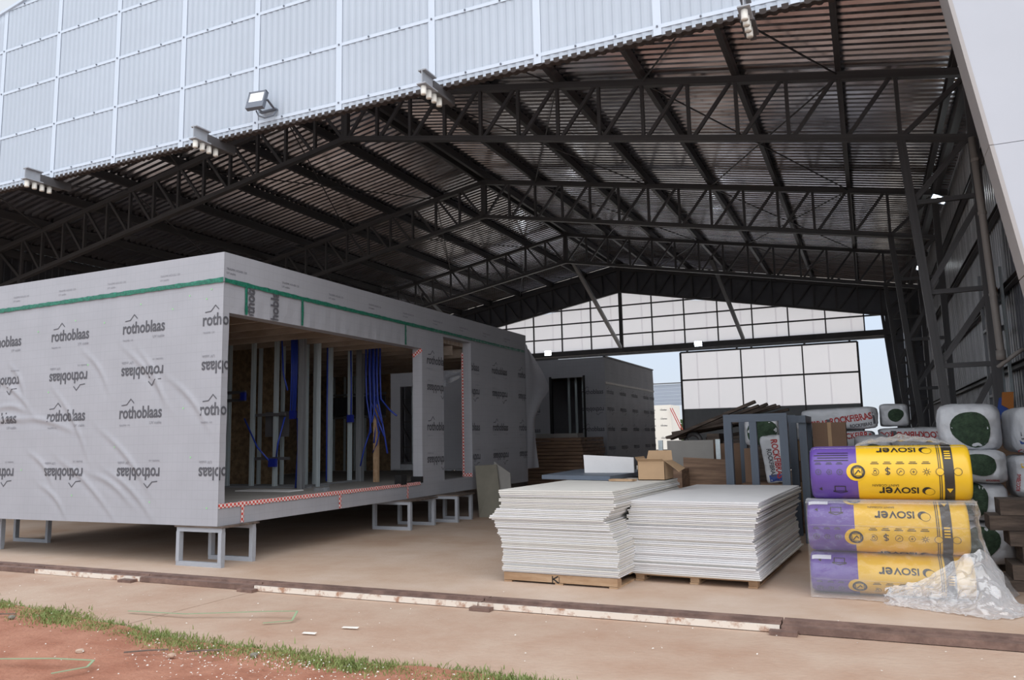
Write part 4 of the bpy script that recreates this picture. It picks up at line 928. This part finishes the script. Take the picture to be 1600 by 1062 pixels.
# ------------------------------------------------------------------ wool rolls
def roll(cx0, cx1, cy, zc, ry, rz, label, artlist, seed, seam=None, lab=False):
    t = thing('wool_roll', label, 'roll', ((cx0+cx1)/2, cy, zc-rz), 'wrapped insulation rolls')
    L = cx1-cx0; r = random.Random(seed)
    def P(u, a, off=0.):      # u metres along, a angle (0 = facing the yard, + up)
        e = min(u, L-u); k = 1. if e > .05 else math.sqrt(max(0, 1-((.05-e)/.05)**2))*.10+.90
        if u < .06: k -= .03*(1-u/.06)
        k *= 1+.008*noise.noise((u*5+seed, a*2, 0))
        return (cx0+u, cy-(ry*k+off)*math.cos(a), zc+(rz*k+off)*math.sin(a))
    us = sorted(set([0, .012, .03, .05, .1, .2, .3, .38, .41, .45, .55, .7, .85, .98, 1.0, 1.012, 1.03, 1.115, 1.135, 1.16, L-.1, L-.05, L-.03, L-.012, L])); K = 48
    v = [P(u, 2*PI*k/K) for u in us for k in range(K)]; f = []; mi = []
    for i in range(len(us)-1):
        c = (us[i]+us[i+1])/2
        for k in range(K):
            f.append((i*K+k, i*K+(k+1) % K, (i+1)*K+(k+1) % K, (i+1)*K+k)); mi.append(1 if c < .405 else 0)
    n = len(v); v += [(cx0-.012, cy, zc), (cx1+.012, cy, zc)]
    for k in range(K): f += [(n, (k+1) % K, k)]; mi.append(1)
    q = (len(us)-1)*K
    for k in range(K): f += [(n+1, q+k, q+(k+1) % K)]; mi.append(0)
    o = obj('wrap', v, f, [yellow, purple], t, True)
    for p_, i in zip(o.data.polygons, mi): p_.material_index = i
    bm = bmesh.new(); bm.from_mesh(o.data); bmesh.ops.recalc_face_normals(bm, faces=bm.faces); bm.to_mesh(o.data); bm.free()
    rad = (ry+rz)/2
    def art(nm, d, u, a, mt, rot=PI, off=.004, step=.03):     # flat art in metres, centred at (u, a), turned upside down
        d = cut2(move2(d, 0, 0, 1, rot), step)
        place2(nm, d, lambda x, y: P(min(max(u+x, .004), L-.004), a+y/rad, off), mt, o)
    big = text_data('ISOV', .02); low = text_data('er', .02)
    hb = max(p[1] for p in big[0])*.205; hl = max(p[1] for p in low[0]); wl2 = min(hb/hl, .125)
    def logo_(u, a):
        art('printed_logo', join2(move2(big, -.045, -.03, .205), move2(([(x*.115, y*hb/hl) for x, y in low[0]], low[1]), .122, -.03, 1)), u-.01, a, blackink)
        ca, N = a-.020/rad, 20
        art('printed_ring', ring2(0, 0, .0385, .0415, 28), u+.225, ca, blackink, rot=0)
        ou = [(-.019+.0415*math.cos(t), .013+.0415*math.sin(t)) for t in [math.radians(57+178*k/N) for k in range(N+1)]]
        oi = [(.0405*math.cos(t), .0405*math.sin(t)) for t in [math.radians(57+178*k/N) for k in range(N+1)]]
        art('printed_crescent', (ou+oi, [(k, k+1, N+2+k, N+1+k) for k in range(N)]), u+.225, ca, blackink, rot=0)
    def icons(a):
        for k, u in enumerate((.56, .665, .77, .875, .98)):
            if k == 1: art('printed_icon', move2(text_data('$'), 0, -.035, .042), u, a, bandk)
            elif k == 0: art('printed_icon', join2(ring2(0, 0, .029, .033, 16, .5, 5.2), ring2(0, .004, .012, .016, 10), stroke([(-.008, -.015), (.008, -.015)], .006)), u, a, bandk)
            elif k == 2: art('printed_icon', join2(ring2(0, 0, .028, .032), stroke([(-.012, .0), (-.002, -.01), (.014, .012)], .005)), u, a, bandk)
            elif k == 3: art('printed_icon', join2(ring2(0, 0, .026, .030, 6), stroke([(-.01, 0), (.01, 0)], .005), stroke([(0, -.01), (0, .01)], .005)), u, a, bandk)
            else: art('printed_icon', join2(ring2(0, 0, .010, .014), *[stroke([(.016*math.cos(q*PI/4), .016*math.sin(q*PI/4)), (.032*math.cos(q*PI/4), .032*math.sin(q*PI/4))], .004) for q in range(8)]), u, a, bandk)
            art('printed_lines', join2(rect2(-.035, .035, -.004, .003), rect2(-.025, .025, -.018, -.012)), u, a+.075/rad, bandk)
        for u in (.075, .17, .26):
            art('printed_icon', join2(ring2(0, 0, .022, .027, 12 if u != .17 else 5), stroke([(-.012, 0), (.012, 0)], .004), stroke([(0, -.012), (0, .012)], .004)), u, a, inkm)
            art('printed_lines', join2(rect2(-.028, .028, -.004, .003), rect2(-.02, .02, -.016, -.010)), u, a+.075/rad, inkm)
    def badge(a):
        art('badge_disc', disc2(0, 0, .082, 28), .40, a, yellow, off=.003)
        art('badge_ring', ring2(0, 0, .045, .062, 28), .415, a, bandk, off=.006)
        art('badge_square', join2(*[stroke(z, .006) for z in ([(-.036, -.036), (.036, -.036)], [(.036, -.036), (.036, .036)], [(.036, .036), (-.036, .036)], [(-.036, .036), (-.036, -.036)])]), .415, a, bandk, off=.007)
        art('badge_tick', stroke([(-.02, .004), (-.006, -.016), (.026, .024)], .009), .415, a, bandk, off=.007)
    K2 = 24
    for nm, u0, u1, mt in (('printed_stripe', 1.075, 1.082, bandk), ('printed_stripe', 1.090, 1.097, bandk), ('printed_band', 1.115, 1.195, bandk)):
        v = [P(u, 2*PI*k/48-PI, .003) for u in (u0, u1) for k in range(49)]; obj(nm, v, [(k, k+1, 50+k, 49+k) for k in range(48)], mt, o, True)
    for kind, a in artlist:
        a = math.radians(a)
        if kind == 'logo': logo_(.77, a)
        elif kind == 'icons':
            icons(a)
            for u in (1.085, 1.225): art('printed_ring', ring2(0, 0, .030, .034), u, a, bandk, off=.007)
            art('printed_disc', disc2(0, 0, .030), 1.085, a, yellow, off=.006)
        elif kind == 'badge': badge(a)
        elif kind == 'maker': art('printed_lettering', move2(text_data('SAINT-GOBAIN'), 0, 0, .22), .64, a, bandk)
        elif kind == 'fine': art('printed_lines', join2(*[rect2(-.15, .15*(.8+.2*(q % 2)), -.006+q*.028, .002+q*.028) for q in range(4)]), .19, a, bandk)
        elif kind == 'arrow':
            art('printed_icon', join2(*[stroke(z, .008) for z in ([(-.045, -.03), (.045, -.03)], [(-.045, -.03), (-.045, .025)], [(.045, -.03), (.045, .025)], [(-.06, .025), (.06, .025)], [(-.06, .03), (0, .05)], [(.06, .03), (0, .05)])]), .255, a, bandk)
            art('printed_icon', ([(-.012, -.02), (.016, 0), (-.012, .02)], [(0, 1, 2)]), .085, a, bandk, rot=PI)
        elif kind == 'code':
            art('printed_table', join2(*[rect2(-.024, .024, -.05+q*.026, -.036+q*.026) for q in range(4)]), 1.155, a, yellow, off=.006)
        elif kind == 'warn': art('printed_icon', ([(-.026, -.022), (.026, -.022), (0, .026)], [(0, 1, 2)]), 1.155, a, yellow, off=.006)
    if seam is not None:
        a = math.radians(seam); v = [P(u, a+da, .005+e) for u in [L*q/30 for q in range(31)] for da, e in ((-.02, 0), (0, .004), (.02, 0))]
        obj('wrap_seam', v, [(3*i+j, 3*i+j+1, 3*i+j+4, 3*i+j+3) for i in range(30) for j in (0, 1)], film, t, True)
    if lab:
        d = cut2(rect2(-.085, .085, -.028, .028), .03); place2('paper_label', d, lambda x, y: P(.10+x, math.radians(lab)+y/rad, .005), paperw, t)
    return t
roll(-.545, .79, 8.2, 1.115, .25, .25, 'topmost purple and yellow wrapped insulation roll, not under the film',
     [('logo', 58), ('logo', -36), ('logo', 100), ('icons', 4), ('badge', 4), ('maker', -22), ('fine', 48), ('arrow', -34), ('code', 40), ('warn', -36)], 1, 66)
roll(-.60, .735, 8.2, .622, .25, .241, 'middle purple and yellow insulation roll of three, under clear film',
     [('logo', 32), ('logo', -70), ('icons', -20), ('badge', -20), ('badge', 75), ('maker', 52), ('arrow', 40), ('code', -5), ('warn', 60)], 2, 5, 62)
roll(-.60, .745, 8.2, .190, .255, .189, 'lowest purple and yellow insulation roll, resting on the floor under film',
     [('logo', 20), ('icons', -38), ('badge', -28), ('arrow', 42), ('code', 0)], 3, -10, 52)
# clear film draped over the two lower rolls and out over the floor
rfm = random.Random(4)
def drape(a, b):          # a along the rolls, b from the top of the middle roll to the floor
    x = -.60+a*1.40
    fold = .03*noise.noise((a*9+b*3, b*5, 1))+.015*noise.noise((a*22, b*14, 5))
    right = max(0, (a-.25)/.75)
    if b < .12: y = 8.2-.16*(b/.12)-.05; z = .875-.01*b
    else:
        t_ = (b-.12)/.88; z = .865*(1-t_)**1.0; out = .02+.30*max(0, t_-.62)**1.5*2.4*(.35+right)
        y = 7.945-out-.02
        x += right*t_*t_*.28+.03*t_*math.sin(a*17)
    if z < .3: z += .02*noise.noise((a*12, b*12, 9))
    return (x, y-abs(fold)*(.25+1.2*right*max(0, b-.3)), max(z+fold*.25*b, .006+.012*abs(noise.noise((a*15, b*15, 3)))))
t = thing('plastic_film', 'crumpled clear plastic film draped over the lower insulation rolls', 'film', (.2, 7.8, 0))
v, f = gridsurf(90, 70, drape); obj('front_sheet', v, f, film, t, True)
def swath(a, b):
    x = .02+1.02*a; top = interp1([(0, .10), (.3, .20), (.6, .40), (.74, .46), (.82, .34), (.92, .16), (1, .03)], a)
    y0_ = interp1([(0, 7.80), (.5, 7.84), (.74, 7.86), (1, 7.78)], a); y1_ = interp1([(0, 7.70), (.4, 7.52), (.7, 7.36), (.9, 7.42), (1, 7.60)], a)
    n1 = noise.noise((a*7+b*2, b*4-a*3, 3)); n2 = noise.noise((a*18, b*12+a*9, 6)); n3 = noise.noise((a*40, b*30, 2))
    z = top*(1-b)**1.25+.06*abs(n1)*(1-.6*b)+.022*abs(n2)+.002*n3
    return (x+.05*n1+.02*n2, y0_+(y1_-y0_)*b+.05*n1*(1-b), max(.004, z))
v, f = gridsurf(110, 46, swath); obj('crumpled_end', v, f, filmw, t, True)
def sidef(a, b):
    z = .86*(1-b)+.01; return (.80+.30*b*b*a+.03*b+.03*noise.noise((a*6, b*9, 4)), 7.95+a*.55-.15*b*(1-a)+.05*noise.noise((a*9, b*5, 1)), z)
v, f = gridsurf(30, 50, sidef); obj('side_sheet', v, f, film, t, True)
def topf(a, b):
    x = -.14+a*.80; hgt_ = .085*math.sin(PI*a)**.7*(1-abs(b-.45)*1.2)
    return (x, 8.08+b*.3, 1.355+max(0, hgt_)*(1+.5*noise.noise((a*7, b*6, 2)))+.02*noise.noise((a*16, b*12, 8))+.012)
v, f = gridsurf(40, 16, topf); tag(obj('plastic_film', v, f, film, None, True), 'crumpled clear plastic film lying on top of the uppermost insulation roll', 'film')

# ------------------------------------------------------------------ lamps in the hangar
def lamp(x, y, z, w, h, label, rot=0):
    t = thing('led_lamp', label, 'lamp', (x, y, z)); M = Matrix.Translation((x, y, z)) @ Matrix.Rotation(rot, 4, 'Y')
    for nm, q, mt in (('housing', (-w/2-.02, w/2+.02, .0, .06, -h/2-.02, h/2+.02), lampg), ('lens', (-w/2, w/2, -.012, .0, -h/2, h/2), lit), ('bracket', (-.02, .02, .06, .16, -.03, .03), lampg)):
        mb = MB().box(*q); mb.v = [tuple(M @ Vector(a)) for a in mb.v]; mb.build(nm, mt, t)
lamp(1.55, 17.0, 6.0, .24, .11, 'lit white lamp high on the right wall', .5)
lamp(1.55, 23.4, 5.86, .16, .10, 'small lit lamp on the right wall behind the first one', .3)
lamp(-13.3, 33.27, 5.40, .30, .20, 'lit lamp on the beam of the back gable, above the far module')
lamp(-6.4, 33.27, 5.36, .30, .20, 'lit lamp on the beam of the back gable, left of the door panel')
# ------------------------------------------------------------------ beyond the back opening
t = thing('far_building', 'grey metal building with ribbed siding beyond the back opening', 'building', (-16, 62, 0))
for k in range(6): box('siding_sheet', -24, -8, 62, 62.1, 3.9+.28*k, 3.9+.28*k+.26, roofgrey, t)
box('eave', -24, -8, 61.9, 62.1, 5.62, 5.7, steel, t)
for x in (-24, -16, -8.2): box('post', x, x+.2, 62, 62.2, 0, 3.9, roofgrey, t)
t = thing('prefab_module', 'small white wrapped module standing outside behind the far module', 'module', (-16, 58.5, 0))
box('wrap', -19, -13.2, 57, 60, .5, 3.75, whitem, t); box('skid', -19, -13.2, 57.1, 59.9, 0, .5, steel, t)
for cx in (-14.6, -13.75):
    for z in (3.35, 2.7, 2.2, 1.3): place2('printed_logo', move2(logo, cx, z, .5), lambda a, b: (a, 56.99, b), inkm, t)
for k in range(2): member('red_pole', (-13.2+.15*k, 56.8, 3.5), (-12.5+.15*k, 56.8, 1.9), .05, .05, redink, t)
def tree(x, y, h, r, label, seed):
    t = thing('tree', label, 'tree', (x, y, 0)); rr = random.Random(seed)
    MB().tube([(x, y, 0), (x+.1, y, h*.4), (x, y, h*.8)], .12, 7).build('trunk', darkwood, t)
    v, f = [], []
    for k in range(900):
        p = Vector((rr.gauss(0, 1), rr.gauss(0, 1), rr.gauss(0, 1))).normalized()*r*rr.random()**.4; p.z *= .8; p += Vector((x, y, h*.62)); s = rr.uniform(.1, .25); n = len(v)
        a = Vector((rr.gauss(0, 1), rr.gauss(0, 1), rr.gauss(0, 1))).normalized()*s; b = a.orthogonal().normalized()*s*.6
        v += [p-a, p+b, p+a, p-b]; f.append((n, n+1, n+2, n+3))
    o = obj('foliage', v, f, leafm, t); o['kind'] = 'stuff'
tree(-15.2, 80, 3.6, 1.5, 'low green tree beyond the outside module, left of the door panel', 1)
tree(-18.8, 84, 3.4, 1.5, 'low green tree farther off behind the outside module', 2)
tree(-12.2, 90, 3.2, 1.4, 'small green tree seen past the back door edge', 3)
